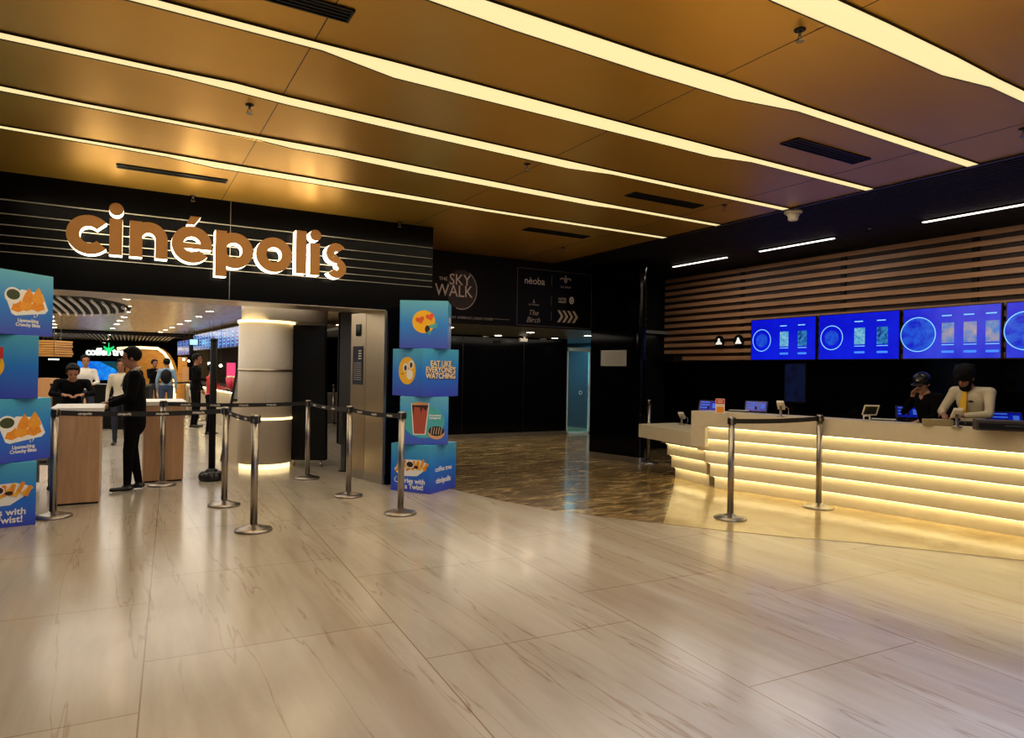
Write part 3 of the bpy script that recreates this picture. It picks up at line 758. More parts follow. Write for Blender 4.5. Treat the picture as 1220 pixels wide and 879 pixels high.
def heart(cx, cy, s, tilt=0):
    p = []
    for i in range(28):
        a = 2 * PI * i / 28
        x = 16 * math.sin(a) ** 3 / 16 * s; y = (13 * math.cos(a) - 5 * math.cos(2 * a) - 2 * math.cos(3 * a) - math.cos(4 * a)) / 16 * s
        p.append((cx + x * math.cos(tilt) - y * math.sin(tilt), cy + x * math.sin(tilt) + y * math.cos(tilt)))
    return p[::-1]
def emoji_heart(t, fr):
    it = [(circle(0.0, 0.325, 0.14), 'yellow_emoji'), ([(0.03, 0.25), (0.16, 0.25), (0.17, 0.31), (0.08, 0.29)], 'teal_blob'), (heart(-0.045, 0.345, 0.052, 0.3), 'orange_red'), (heart(0.075, 0.385, 0.052, 0.3), 'orange_red'),
          (circle(0.045, 0.235, 0.03, 0.045), 'choco'), ([(0.04, 0.19), (0.08, 0.16), (0.09, 0.2), (0.06, 0.22)], 'teal_blob')]
    decal(t, 'printed_emoji', fr, it)
def emoji_grin(t, fr):
    it = [(circle(0.0, 0.31, 0.165, 0.17), 'yellow_emoji'), (circle(0.05, 0.265, 0.06), 'print_white'), (circle(-0.03, 0.35, 0.05, 0.052), 'print_white'), (circle(0.08, 0.385, 0.05, 0.052), 'print_white'),
          (circle(-0.03, 0.345, 0.026, 0.034), 'choco'), (circle(0.08, 0.38, 0.026, 0.034), 'choco'), ([(-0.14, 0.27), (-0.06, 0.275), (-0.07, 0.265)], 'choco')]
    decal(t, 'printed_emoji', fr, it)
def emoji_grad(t, fr):
    it = [(circle(-0.10, 0.30, 0.14), 'yellow_emoji'), (circle(-0.09, 0.34, 0.1), 'chutney'), (rrect(-0.16, 0.03, 0.36, 0.47, 0.02), 'red'), (circle(-0.02, 0.2, 0.03), 'choco')]
    decal(t, 'printed_emoji', fr, it)
def eat(t, fr):
    bm = bmesh.new()
    for s, y in (('EAT LIKE', 0.40), ("EVERYONE'S", 0.325), ('WATCHING', 0.25)):
        merge(bm, text_bm(s, 0.095, 0.002, fr @ Matrix.Translation((0.006, y - 0.006, 0.001)), bold=0.008, sx=0.92))
    link('printed_shadow', bm, 'choco', t)
    bm = bmesh.new()
    for s, y in (('EAT LIKE', 0.40), ("EVERYONE'S", 0.325), ('WATCHING', 0.25)):
        merge(bm, text_bm(s, 0.095, 0.002, fr @ Matrix.Translation((0, y, 0.003)), bold=0.003, sx=0.92))
    link('printed_lettering', bm, mat('print_cream', (240, 218, 180), 0.6), t)
def shake(t, fr):
    it = [(circle(-0.0, 0.28, 0.25, 0.2), 'teal_blob'), ([(-0.13, 0.12), (0.02, 0.12), (0.06, 0.5), (-0.16, 0.5)], 'print_white'), ([(-0.12, 0.13), (0.01, 0.13), (0.05, 0.49), (-0.15, 0.49)], 'shake'),
          (circle(-0.05, 0.49, 0.1, 0.028), 'donut'), ([(-0.15, 0.48), (-0.135, 0.33), (-0.12, 0.46), (-0.05, 0.45), (-0.04, 0.38), (-0.02, 0.45), (0.02, 0.41), (0.05, 0.48)], 'choco'),
          (circle(0.15, 0.14, 0.1, 0.075), 'donut'), (circle(0.15, 0.165, 0.095, 0.06), 'choco')]
    for k in range(5): it.append(([(0.08 + k * 0.03, 0.125), (0.086 + k * 0.03, 0.125), (0.1 + k * 0.03, 0.21), (0.094 + k * 0.03, 0.21)], 'print_cream'))
    decal(t, 'printed_drink', fr, it)
    words(t, fr, [('Chocolatey', 0.13, 0.355, 0.032, 0.001), ('Indulgence', 0.13, 0.325, 0.032, 0.001)])
mat('print_cream', (240, 218, 180), 0.6)
def brand(t, fr):
    words(t, fr, [('coffee tree', 0.0, 0.28, 0.085, 0.0012), ('cinépolis', 0.0, 0.14, 0.095, 0.0022)])
def side_words(t, fr):
    words(t, fr, [('SNACK', 0.0, 0.36, 0.09, 0.002), ('TIME', 0.0, 0.25, 0.09, 0.002)])
cube_tower((3.275, 7.88), [
    (33, 'blue cube with a basket of fries beside the metal pillar', [('left', fries), ('front', brand)], 'cube_print_deep'),
    (-24, 'blue cube with a chocolate shake and a doughnut printed on it', [('front', shake)], 'cube_print'),
    (17.4, 'blue cube reading EAT LIKE EVERYONE\'S WATCHING with a grinning face', [('left', emoji_grin), ('front', eat)], 'cube_print_deep'),
    (-28.6, 'blue cube with a heart-eyed yellow face, top of the right tower', [('front', emoji_heart), ('right', side_words)], 'cube_print')])
g = at(-3, 500, 6.29)
cube_tower((g.x, g.y), [
    (8, 'blue cube with fries cut off by the photo edge, bottom of left tower', [('front', fries)], 'cube_print_deep'),
    (45, 'blue cube with a tray of samosas and a green dip, low in the left tower', [('front', samosa)], 'cube_print_deep'),
    (8, 'blue cube with part of a round yellow face, third up in the left tower', [('front', emoji_grad)], 'cube_print_deep'),
    (50, 'blue cube with a tray of samosas, topmost of the left tower', [('front', samosa)], 'cube_print')])

# ------------------------------------------------------------------ stanchions and belts
def stanchion(px, py, label, h=1.06, xy=None, bars=(0, 90)):
    p = onz(px, py) if xy is None else Vector((xy[0], xy[1], 0))
    t = thing('stanchion', label, 'barrier post', (p.x, p.y, 0), 0, 'steel queue barrier posts')
    link('base', lat([(0, 0), (0.16, 0), (0.165, 0.008), (0.16, 0.02), (0.10, 0.035), (0.05, 0.05), (0.036, 0.06), (0, 0.06)], 40), 'steel', t, True)
    link('pole', lat([(0, 0.055), (0.032, 0.055), (0.032, h - 0.07), (0, h - 0.07)], 24), 'steel', t, True)
    link('cap', lat([(0, h - 0.07), (0.035, h - 0.07), (0.035, h - 0.004), (0.03, h), (0, h)], 24), 'steel', t, True)
    bm = bmesh.new()
    for a in bars:
        mt = Matrix.Rotation(R(a), 4, 'Z')
        box(bm, 0.034, 0.044, -0.016, 0.016, h - 0.075, h - 0.012, mtx=mt); box(bm, -0.044, -0.034, -0.016, 0.016, h - 0.075, h - 0.012, mtx=mt)
    link('belt_cassette', bm, 'black_metal', t)
    return t
sA = stanchion(302, 632, 'nearest steel post of the left queue, in the middle of the entrance floor')
sB = stanchion(267, 602, 'steel post left of the nearest one, at the bend of the belt')
sC = stanchion(366, 570, 'steel post in front of the black cart and round column')
sD = stanchion(415, 591, 'steel post in front of the metal pillar notice')
sE = stanchion(477, 612, 'steel post in front of the right blue cube tower')
sF = stanchion(63, 616, 'steel post beside the left blue cube tower')
sG = stanchion(193, 578, 'steel post standing at the second reception desk')
sH = stanchion(870, 618, 'left of the two steel posts in front of the ticket counter')
sI = stanchion(975, 605, 'right of the two steel posts in front of the ticket counter')
sJ = stanchion(772, 552, 'thin dark steel post at the far end of the counter')
def belt(a, b_, label, h=1.015, sag=0.02, words_=True, z2=None, short=0.047):
    p = Vector(a.location); q = Vector(b_.location); L = (q - p).length; u = (q - p) / L
    t = tag(link('queue_belt', bmesh.new(), 'belt'), label, 'queue belt', 'black belts between the queue posts')
    t.location = ((p + q) / 2).x, ((p + q) / 2).y, h; t.rotation_euler = (0, 0, math.atan2(u.y, u.x))
    bm = bmesh.new(); n_ = 14; prev = None
    for i in range(n_ + 1):
        s = -L / 2 + short + (L - 2 * short) * i / n_; zz = -sag * (1 - (2 * i / n_ - 1) ** 2)
        r_ = [bm.verts.new((s, y, zz + dz)) for y, dz in ((-0.0015, -0.025), (0.0015, -0.025), (0.0015, 0.025), (-0.0015, 0.025))]
        if prev:
            for k in range(4): bm.faces.new((prev[k], r_[k], r_[(k + 1) % 4], prev[(k + 1) % 4]))
        else: bm.faces.new(r_[::-1])
        prev = r_
    bm.faces.new(prev)
    bmesh.ops.recalc_face_normals(bm, faces=bm.faces)
    bm.to_mesh(t.data); bm.free()
    if words_:
        bm = bmesh.new(); s = -L / 2 + 0.25
        while s < L / 2 - 0.2:
            f = (s / (L / 2)); zz = -sag * (1 - f * f)
            merge(bm, text_bm('cinépolis', 0.034, 0.001, Matrix.Translation((s, -0.0025, zz)) @ Matrix.Rotation(R(90), 4, 'X'), bold=0.0006))
            s += 0.34
        link('lettering', bm, 'board_text', t)
belt(sF, sB, 'black belt crossing in front of the suited man')
belt(sB, sA, 'short black belt reaching the nearest post')
belt(sG, sC, 'black belt crossing in front of the round column')
belt(sC, sD, 'black belt between the black cart and the metal pillar')
belt(sD, sE, 'black printed belt in front of the metal pillar')
belt(sH, sI, 'black belt between the two posts before the ticket counter', words_=False, sag=0.012)
fj = thing('stanchion', 'dark post hidden behind the ticket counter end', 'barrier post', (9.0, 8.9, 0), 0, 'steel queue barrier posts')
COL.objects.unlink(fj); bpy.data.objects.remove(fj)

# ------------------------------------------------------------------ ticket counter
CB = [(-5, 7.65), (0, 7.62), (1.5, 7.56), (2.3, 7.49), (3.1, 7.42), (3.96, 7.30), (4.82, 7.15), (5.69, 6.94), (6.1, 6.82), (6.35, 6.74), (6.6, 6.68)]
def xb(y, tbl=CB):
    # smooth (Catmull-Rom) interpolation
    n_ = len(tbl)
    for i in range(n_ - 1):
        if tbl[i][0] <= y <= tbl[i + 1][0]:
            y0, x0 = tbl[i]; y1, x1 = tbl[i + 1]
            ym, xm = tbl[max(i - 1, 0)]; yp, xp = tbl[min(i + 2, n_ - 1)]
            m0 = (x1 - xm) / (y1 - ym); m1 = (xp - x0) / (yp - y0); h = y1 - y0; s = (y - y0) / h
            return (2 * s ** 3 - 3 * s ** 2 + 1) * x0 + (s ** 3 - 2 * s ** 2 + s) * h * m0 + (-2 * s ** 3 + 3 * s ** 2) * x1 + (s ** 3 - s ** 2) * h * m1
    return tbl[-1][1]
def curved(bm, y0, y1, off, depth, z0, z1, n_=40, fx=None, mi=0, backx=None):
    fx = fx or xb
    prev = None
    for i in range(n_ + 1):
        y = y0 + (y1 - y0) * i / n_; x = fx(y) - off; xe = x + depth if backx is None else backx
        r_ = [bm.verts.new(p) for p in ((x, y, z0), (xe, y, z0), (xe, y, z1), (x, y, z1))]
        if prev:
            for k in range(4):
                f = bm.faces.new((prev[k], prev[(k + 1) % 4], r_[(k + 1) % 4], r_[k])); f.material_index = mi
        else: bm.faces.new(r_)
        prev = r_
    bm.faces.new(prev[::-1])
    bmesh.ops.recalc_face_normals(bm, faces=bm.faces)
ZT = [1.015, 0.815, 0.655, 0.494, 0.33, 0.155, 0.0]
t = thing('ticket_counter', 'long curved cream stone ticket counter with glowing stepped tiers', 'counter', (0, 0, 0))
YE = 6.33
ends = [None, 6.33, 6.47, 6.40, 6.36, 6.33]
for k in range(1, 6):
    off = 0.045 * (5 - k)
    bm = bmesh.new(); curved(bm, -5, ends[k], off, 0.5, ZT[k + 1], ZT[k] - (0.0 if k == 1 else 0.0), 60)
    link('tier', bm, 'cream_stone', t)
OFF0 = 0.225
bm = bmesh.new(); curved(bm, -5, 6.5, OFF0, 0.34, ZT[1] , ZT[0], 60); link('top_band', bm, 'cream_stone', t, bevel=0.003)
bm = bmesh.new(); curved(bm, -5, 6.5, OFF0 - 0.34, 0.45, 0.93, 0.965, 60); link('worktop', bm, 'cream_stone', t)
bm = bmesh.new(); curved(bm, 6.30, 6.5, OFF0 + 0.001, 0.06, 0.55, ZT[1], 6); link('upright_band', bm, 'cream_stone', t)
for k in range(1, 6):
    off = 0.045 * (5 - k)
    bm = bmesh.new(); curved(bm, -5, ends[k] - (0.06 if k == 1 else 0.01), off + 0.036, 0.016, ZT[k] - 0.0025, ZT[k] + 0.0, 60)
    link('led_strip', bm, 'led_counter', t)
# low extension
EX = [(6.3, 6.80), (6.8, 6.84), (7.2, 6.88), (7.82, 6.97)]
def xe(y): return xb(y, EX)
t2 = thing('counter_wing', 'lower cream stone end wing of the ticket counter with lit steps', 'counter', (0, 0, 0))
for k, ye in ((5, 7.2), (4, 7.24), (3, 7.29), (2, 7.38)):
    off = 0.045 * (5 - k)
    z1 = ZT[k] if k > 2 else 0.54
    bm = bmesh.new(); curved(bm, 6.49, ye, off, 0.5, ZT[k + 1], z1, 12, fx=xe); link('tier', bm, 'cream_stone', t2)
    if k > 2:
        bm = bmesh.new(); curved(bm, 6.52, ye - 0.01, off + 0.036, 0.016, ZT[k] - 0.0025, ZT[k], 12, fx=xe); link('led_strip', bm, 'led_counter', t2)
bm = bmesh.new(); curved(bm, 6.50, 7.8, 0.30, 0.75, 0.54, 0.735, 14, fx=lambda y: xb(6.5) - 0.0 + 0.075 + (y - 6.5) * 0.17); link('top_band', bm, 'cream_stone', t2, bevel=0.003)

# ---- counter equipment
def put(px, py, z): return onz(px, py, z)
def pos_screen(px, py, z, label, rz, w_=0.27, h_=0.17, zt=0.965):
    p = put(px, py, 0.985)
    t = thing('sales_monitor', label, 'monitor', (p.x, p.y, zt), rz, 'blue lit sales monitors')
    link('foot', bx(-0.09, 0.09, -0.07, 0.07, 0, 0.012), 'black_metal', t, bevel=0.004)
    bm = bmesh.new(); tube(bm, [(0, 0.02, 0.01), (0, 0.03, 0.1)], 0.015); link('neck', bm, 'black_metal', t)
    mt = Matrix.Translation((0, 0, 0.03)) @ Matrix.Rotation(R(-28), 4, 'X')
    link('housing', bx(-w_ / 2, w_ / 2, 0.0, 0.03, 0.0, h_, mtx=mt), 'black_metal', t, bevel=0.004)
    s = link('screen', bx(-w_ / 2 + 0.015, w_ / 2 - 0.015, -0.003, 0.0, 0.015, h_ - 0.015, mtx=mt), 'screen_small', t)
    bm = bmesh.new(); box(bm, w_ * 0.2, w_ * 0.38, -0.005, -0.003, 0.05, h_ - 0.05, mtx=mt)
    for k in range(3): box(bm, -w_ * 0.4, w_ * 0.05, -0.005, -0.003, 0.05 + k * 0.04, 0.065 + k * 0.04, mtx=mt)
    link('interface', bm, 'scr_bar_dim', s)
def terminal(px, py, z, label, rz, lean=0.0):
    p = put(px, py, z)
    t = thing('card_terminal', label, 'card terminal', (p.x, p.y, z), rz, 'card terminals on stands')
    link('stand', lat([(0, 0), (0.045, 0), (0.045, 0.01), (0.016, 0.015), (0.014, 0.13), (0, 0.13)], 20), 'steel', t, True)
    mt = Matrix.Translation((0, 0, 0.125)) @ Matrix.Rotation(R(-32), 4, 'X')
    link('body', bx(-0.04, 0.04, -0.08, 0.08, 0.0, 0.035, mtx=mt), 'off_white', t, bevel=0.008)
    link('display', bx(-0.03, 0.03, 0.01, 0.07, 0.035, 0.038, mtx=mt), 'black_gloss', t)
    bm = bmesh.new()
    for i in range(3):
        for j in range(3): box(bm, -0.026 + i * 0.019, -0.012 + i * 0.019, -0.065 + j * 0.02, -0.052 + j * 0.02, 0.035, 0.039, mtx=mt)
    link('keypad', bm, 'black_metal', t)
    bm = bmesh.new(); tube(bm, [(0.04, 0.05, 0.13), (0.075, 0.06, 0.1), (0.08, 0.04, 0.04), (0.06, 0.03, 0.004)], 0.004, 6); link('cable', bm, 'steel', t, True)
terminal(812, 506, 0.735, 'card terminal on the low wing of the counter', R(-60))
terminal(930, 497, 1.015, 'card terminal right behind the belt on the counter top', R(-60))
terminal(1140, 509, 1.015, 'card terminal in front of the man with the yellow tie', R(-50))
t = None
p = put(1036, 502, 1.015)
t = thing('tablet_stand', 'white framed tablet stand left of the capped cashier', 'tablet stand', (p.x, p.y, 1.015), R(-40))
bm = bmesh.new(); tube(bm, [(-0.06, 0, 0.0), (-0.06, 0, 0.06), (-0.05, 0.03, 0.09)], 0.008, 6); tube(bm, [(0.0, 0, 0.0), (0.0, 0, 0.06), (0.01, 0.03, 0.09)], 0.008, 6); tube(bm, [(-0.06, 0, 0.06), (0.0, 0, 0.06)], 0.008, 6)
link('legs', bm, 'off_white', t, True)
mt = Matrix.Translation((0, 0.02, 0.07)) @ Matrix.Rotation(R(40), 4, 'X')
bm = bmesh.new()
for a in ((-0.075, 0.075, -0.005, 0.005, 0, 0.012), (-0.075, 0.075, -0.005, 0.005, 0.13, 0.142), (-0.075, -0.063, -0.005, 0.005, 0, 0.14), (0.063, 0.075, -0.005, 0.005, 0, 0.14)): box(bm, *a, mtx=mt)
link('frame', bm, 'off_white', t); link('tablet', bx(-0.063, 0.063, -0.002, 0.004, 0.012, 0.13, mtx=mt), 'black_gloss', t)
pos_screen(843, 491.0, 1.0, 'blue lit monitor left of the red and orange card', R(-62))
pos_screen(900, 491.5, 1.0, 'blue lit monitor right of the red and orange card', R(-60), 0.3)
pos_screen(1082, 499, 1.0, 'blue lit monitor in front of the capped cashier', R(-55), 0.27)
pos_screen(1200, 508, 1.0, 'blue lit monitor at the right edge behind the laptop', R(-50), 0.32)
p = put(858, 492.3, 1.015)
t = thing('offer_card', 'upright red and orange offer card on the counter end', 'card', (p.x + 0.03, p.y + 0.03, 1.015), R(-50))
link('card', bx(-0.055, 0.055, -0.004, 0.004, 0.0, 0.18), 'paper', t)
o = link('print', bx(-0.05, 0.05, -0.006, -0.004, 0.115, 0.175), 'red', t); o = link('print', bx(-0.045, 0.045, -0.006, -0.004, 0.0, 0.08), 'fried', t)
bm = bmesh.new(); box(bm, -0.035, 0.035, -0.0075, -0.006, 0.15, 0.158); box(bm, -0.03, 0.03, -0.0075, -0.006, 0.13, 0.138); box(bm, -0.045, 0.045, -0.0055, -0.004, 0.092, 0.1); link('print', bm, 'print_cream', t)
link('foot', bx(-0.055, 0.055, -0.02, 0.05, 0, 0.006), 'paper', t)
p = put(1117, 507, 1.015)
t = thing('tissue_box', 'small beige box between the two cashiers', 'box', (p.x, p.y, 1.015), R(-50))
link('carton', bx(-0.13, 0.13, -0.05, 0.05, 0, 0.065), mat('box_beige', (150, 136, 100), 0.7), t, bevel=0.004); link('slot', bx(-0.05, 0.05, -0.015, 0.015, 0.065, 0.067), 'paper', t)
p = put(1191, 513, 1.015)
t = thing('cash_register', 'low dark grey till box at the right edge of the counter', 'till', (p.x, p.y, 1.015), R(-55))
link('body', bx(-0.2, 0.2, -0.09, 0.09, 0, 0.1), mat('grey_till', (66, 60, 54), 0.5), t, bevel=0.006); link('drawer', bx(-0.18, 0.18, -0.1, -0.09, 0.02, 0.07), 'black_metal', t)
bm = bmesh.new(); box(bm, 0.02, 0.16, -0.102, -0.1, 0.05, 0.056); link('badge', bm, 'steel', t)
p = put(1162, 507, 1.015)
t = thing('keyboard', 'flat black keyboard on the counter before the man in the cream shirt', 'keyboard', (p.x + 0.1, p.y + 0.05, 1.015), R(-55))
link('body', bx(-0.18, 0.18, -0.06, 0.06, 0, 0.03), 'black_metal', t, bevel=0.004); bm = bmesh.new()
for i in range(12):
    for j in range(4): box(bm, -0.17 + i * 0.0285, -0.147 + i * 0.0285, -0.05 + j * 0.026, -0.029 + j * 0.026, 0.03, 0.035)
link('keys', bm, 'black_matte', t)
for px in (879, 1052):
    p = put(px, 490.3 if px < 900 else 501, 1.015)
    t = thing('paper_tray', 'thin pale tray of papers behind the counter edge, ' + ('beside the offer card' if px < 900 else 'beside the tablet stand'), 'tray', (p.x + 0.05, p.y + 0.02, 1.015), R(-60))
    link('tray', bx(-0.14, 0.14, -0.06, 0.06, 0, 0.012), 'black_metal', t); link('papers', bx(-0.12, 0.12, -0.05, 0.05, 0.012, 0.018), 'paper', t)

# ------------------------------------------------------------------ screens on the right wall
def menu_screen(y0, y1, label, kind):
    yc = (y0 + y1) / 2; z0, z1 = 1.745, 2.43
    t = thing('menu_screen', label, 'screen', (9.25, yc, (z0 + z1) / 2), R(-90), 'blue film screens above the ticket counter')
    W, H = abs(y1 - y0) - 0.02, z1 - z0
    link('housing', bx(-W / 2, W / 2, -0.05, 0.0, -H / 2, H / 2), 'black_metal', t)
    d = link('display', bx(-W / 2 + 0.012, W / 2 - 0.012, -0.053, -0.05, -H / 2 + 0.012, H / 2 - 0.012), 'screen_swirl' if kind == 2 else 'screen_blue', t)
    fr = wall_frame((0, -0.053, 0), (1, 0, 0))
    # left on screen is the far (+Y) side: local -x
    cx = -W * 0.32; r = H * 0.27 if kind != 2 else H * 0.34
    cc = cx if kind != 2 else -W * 0.33
    bm = bmesh.new(); ringp(bm, cc, -0.01, r, r - 0.012, 0, 0.002, mtx=fr); bmesh.ops.recalc_face_normals(bm, faces=bm.faces); link('circle', bm, 'scr_line', d)
    bm = bmesh.new(); prism(bm, circle(cc, -0.01, r * 0.95 if kind == 2 else r * 0.62, n=24), 0, 0.001, mtx=fr); bmesh.ops.recalc_face_normals(bm, faces=bm.faces); link('circle_artwork', bm, 'screen_disc', d)
    if kind == 2: cols = (-0.03, 0.19, 0.40); cw, chh = 0.075, 0.13
    else: cols = (0.02, 0.29); cw, chh = 0.08, 0.12
    for k, c in enumerate(cols):
        x = c * W + 0.02
        bm = bmesh.new(); box(bm, x - cw, x + cw, -chh, chh, 0, 0.002, mtx=fr)
        link('picture', bm, 'scr_poster_warm' if kind == 2 else ('scr_poster_pale' if k == 0 else 'scr_poster_dark'), d)
        bm = bmesh.new(); prism(bm, rrect(x - cw, x + cw, -chh - 0.13, -chh - 0.10, 0.01), 0, 0.002, mtx=fr); bmesh.ops.recalc_face_normals(bm, faces=bm.faces)
        link('button', bm, 'scr_bar', d)
        bm = bmesh.new(); box(bm, x - cw, x + cw * 0.6, chh + 0.085, chh + 0.1, 0, 0.002, mtx=fr); link('title', bm, 'scr_line', d); bm = bmesh.new(); box(bm, x - cw, x + cw, -chh - 0.03, -chh - 0.02, 0, 0.002, mtx=fr)
        link('caption', bm, 'scr_line', d)
menu_screen(7.88, 6.62, 'farthest blue film screen, next to the two round wall signs', 0)
menu_screen(6.60, 5.33, 'second blue film screen from the far end', 0)
menu_screen(5.31, 4.09, 'blue film screen with a pink swirl and three pictures', 2)
menu_screen(4.07, 2.80, 'blue film screen cut off by the right edge of the photo', 2)
for py, l, sk in (((857, 407)), 'round black sign with a white figure, farther from the screens', 0), ((880, 406), 'round black sign with a white figure, next to the screens', 1):
    p = onx(py[0], py[1], 9.22)
    t = thing('round_sign', l, 'sign', (9.25, p.y, p.z), R(-90), 'round washroom signs')
    link('bracket', bx(-0.02, 0.02, -0.02, 0.0, -0.02, 0.02), 'steel', t)
    link('disc', lat([(0, 0), (0.11, 0), (0.11, 0.015), (0, 0.015)], 36, mtx=wall_frame((0, -0.02, 0), (1, 0, 0))), 'black_metal', t)
    bm = bmesh.new(); fr = wall_frame((0, -0.036, 0), (1, 0, 0))
    prism(bm, circle(-0.005, 0.035, 0.024), 0, 0.004, mtx=fr)
    prism(bm, [(-0.08, -0.05), (0.07, -0.05), (0.06, -0.025), (0.015, 0.012), (-0.025, 0.012), (-0.07, -0.025)] if sk == 0 else [(-0.075, -0.05), (0.07, -0.05), (0.025, 0.02), (-0.03, 0.02)], 0, 0.004, mtx=fr)
    link('figure', bm, mat('sign_white', (240, 236, 228), 0.4, emit=(240, 236, 228), estr=0.8, noise=0), t)
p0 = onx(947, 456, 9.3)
t = thing('wall_reflection', 'dim navy reflection, built as a panel, on the black wall under the first film screen', 'screen', (9.32, p0.y, p0.z), R(-90))
link('housing', bx(-0.2, 0.2, -0.02, 0, -0.32, 0.32), 'black_metal', t); link('display', bx(-0.185, 0.185, -0.023, -0.02, -0.3, 0.3), 'reflection_navy', t)  # no real display: the wall's reflection painted as a dim glowing panel

# ================================================================== FOYER BEHIND THE PORTAL
struct('ceiling_foyer', bx(-7, 3.66, 8.93, 26.0, 2.6, 2.7), 'foyer_ceiling', 'glossy pale foyer ceiling')
struct('ceiling_foyer_right', bx(3.66, 12, 13.3, 26.0, 2.6, 2.7), 'foyer_ceiling')
struct('ceiling_foyer_far', bx(-7, 12, 26.0, 41, 2.55, 2.65), 'black_matte', 'black far foyer ceiling')
struct('wall_foyer_back', bx(-7, 12, 40.5, 40.6, 0, 2.7), 'black_matte', 'dark far wall of the foyer')
struct('wall_foyer_left', bx(-7.1, -7, 8.3, 40.5, 0, 2.7), 'black_matte')
struct('wall_foyer_right', bx(12, 12.1, 13.3, 40.5, 0, 2.7), 'black_matte')
struct('wall_foyer_divide', bx(3.66, 9.1, 13.3, 13.34, 0, 2.7), 'black_matte')
struct('wall_front_return', bx(-7.1, -7, -5, 8.3, 0, ZC), 'black_matte')
# spots
rowsL = [([(-0.05, 9.9), (-0.02, 11.4), (0.0, 13.0), (0.0, 14.6), (0.0, 16.2), (-0.05, 18.0), (-0.15, 19.65), (-0.24, 21.4), (-0.37, 24.0)], 'middle row of foyer downlights', 2.6),
         ([(1.45, 14.79), (1.40, 16.56), (1.31, 18.31), (1.23, 19.98), (1.15, 21.94), (1.06, 23.69), (0.98, 25.3)], 'right row of foyer downlights', 2.6),
         ([(-1.55, 19.18), (-1.68, 21.06), (-1.78, 22.83), (-1.92, 24.95)], 'left row of foyer downlights beside the cube tower', 2.6),
         ([(-0.51, 27.97), (-0.69, 33.0), (-0.95, 38.7), (-2.07, 28.16), (-2.41, 33.4), (-2.67, 38.1)], 'far downlights under the black ceiling', 2.55)]
proto = None
for pts_, g_, zz in rowsL:
    for i, (x_, y_) in enumerate(pts_):
        l = ('nearest' if i == 0 else 'lamp %s along' % ['', 'second', 'third', 'fourth', 'fifth', 'sixth', 'seventh', 'eighth', 'ninth'][i]) + ' in the ' + g_
        if proto is None: proto = downlight((x_, y_), zz, l, g_, 0.085); continue
        c = copy_tree(proto); c.location = (x_, y_, zz); c['label'] = l; c['group'] = g_
# slatted oval recess near, and slats far
t = thing('slatted_recess', 'dark oval ceiling recess with curved pale slats, behind the cinema sign', 'ceiling feature', (-1.35, 15.2, 2.6))
bm = bmesh.new(); prism(bm, circle(0, 0, 1.42, 2.55, 48), -0.01, 0.0); link('recess', bm, 'black_matte', t)
bm = bmesh.new()
for k in range(19):
    x = -1.32 + k * 0.147; hy = 2.5 * math.sqrt(max(0, 1 - (x / 1.42) ** 2)) - 0.02
    tube(bm, [(x - 0.05, -hy, -0.045), (x, -hy / 2, -0.055), (x + 0.01, 0, -0.06), (x, hy / 2, -0.055), (x - 0.05, hy, -0.045)], 0.026, 6)
link('slat', bm, mat('slat_white', (240, 244, 252), 0.5), t)
t = thing('slatted_canopy', 'striped pale slat canopy far back over the coffee sign', 'ceiling feature', (-0.2, 30, 2.55))
bm = bmesh.new()
for k in range(34):
    x = -2.6 + k * 0.13; tube(bm, [(x, -3.4, -0.03), (x + 0.02, 3.5, -0.03)], 0.025, 6)
link('slat', bm, 'off_white', t); link('frame', bx(-2.7, 2.0, -3.5, -3.45, -0.05, 0), 'black_metal', t)

# round column
g = at(316, 500, 10.1); gx, gy = g.x, g.y
t = thing('round_column', 'round beige column with glowing ring bands', 'column', (gx, gy, 0))
rc = 0.39
link('shaft', lat([(0, 0.08), (rc, 0.08), (rc, 2.14), (0, 2.14)], 48), 'beige_column', t, True)
link('glow_foot', lat([(0, 0.0), (rc - 0.03, 0.0), (rc - 0.03, 0.08), (0, 0.08)], 48), 'arch_glow', t, True)
for z_ in (0.72, 1.43):
    link('ring_band', lat([(rc - 0.005, z_), (rc + 0.006, z_), (rc + 0.006, z_ + 0.035), (rc - 0.005, z_ + 0.035)], 48), 'arch_glow' if z_ < 1 else 'satin_steel', t, True)
link('glow_head', lat([(rc - 0.03, 2.14), (rc + 0.02, 2.14), (rc + 0.02, 2.18), (rc - 0.03, 2.18)], 48), 'arch_glow', t, True)
g = at(338, 500, 10.35)
struct('trim_12', lat([(0, 2.18), (0.63, 2.18), (0.63, 2.6), (0, 2.6)], 56, cx=g.x, cy=g.y), 'beige_column', 'wide round beige head of the column under the foyer ceiling', smooth=True)
# black cart behind/right
g = at(367, 500, 10.2)
t = thing('black_display_cart', 'tall black display board on small castors right of the round column', 'display board', (g.x, g.y, 0), R(-30))
bm = bmesh.new(); prism(bm, [(-0.27, 0.1), (0.29, 0.1), (0.25, 2.14), (-0.27, 2.14)], -0.06, 0.06, mtx=wall_frame((0, 0, 0), (1, 0, 0))); link('board', bm, 'black_matte', t, bevel=0.004)
bm = bmesh.new(); tube(bm, [(0.25, 0.0, 0.1), (0.25, 0.0, 2.16)], 0.014); link('post', bm, 'black_metal', t)
for s in (-0.2, 0.22):
    bm = bmesh.new(); lathe(bm, [(0, -0.012), (0.035, -0.012), (0.035, 0.012), (0, 0.012)], 18, mtx=Matrix.Translation((s, -0.03, 0.035)) @ Matrix.Rotation(R(90), 4, 'Y')); box(bm, s - 0.018, s + 0.018, -0.045, -0.015, 0.06, 0.1); link('castor', bm, 'steel', t)
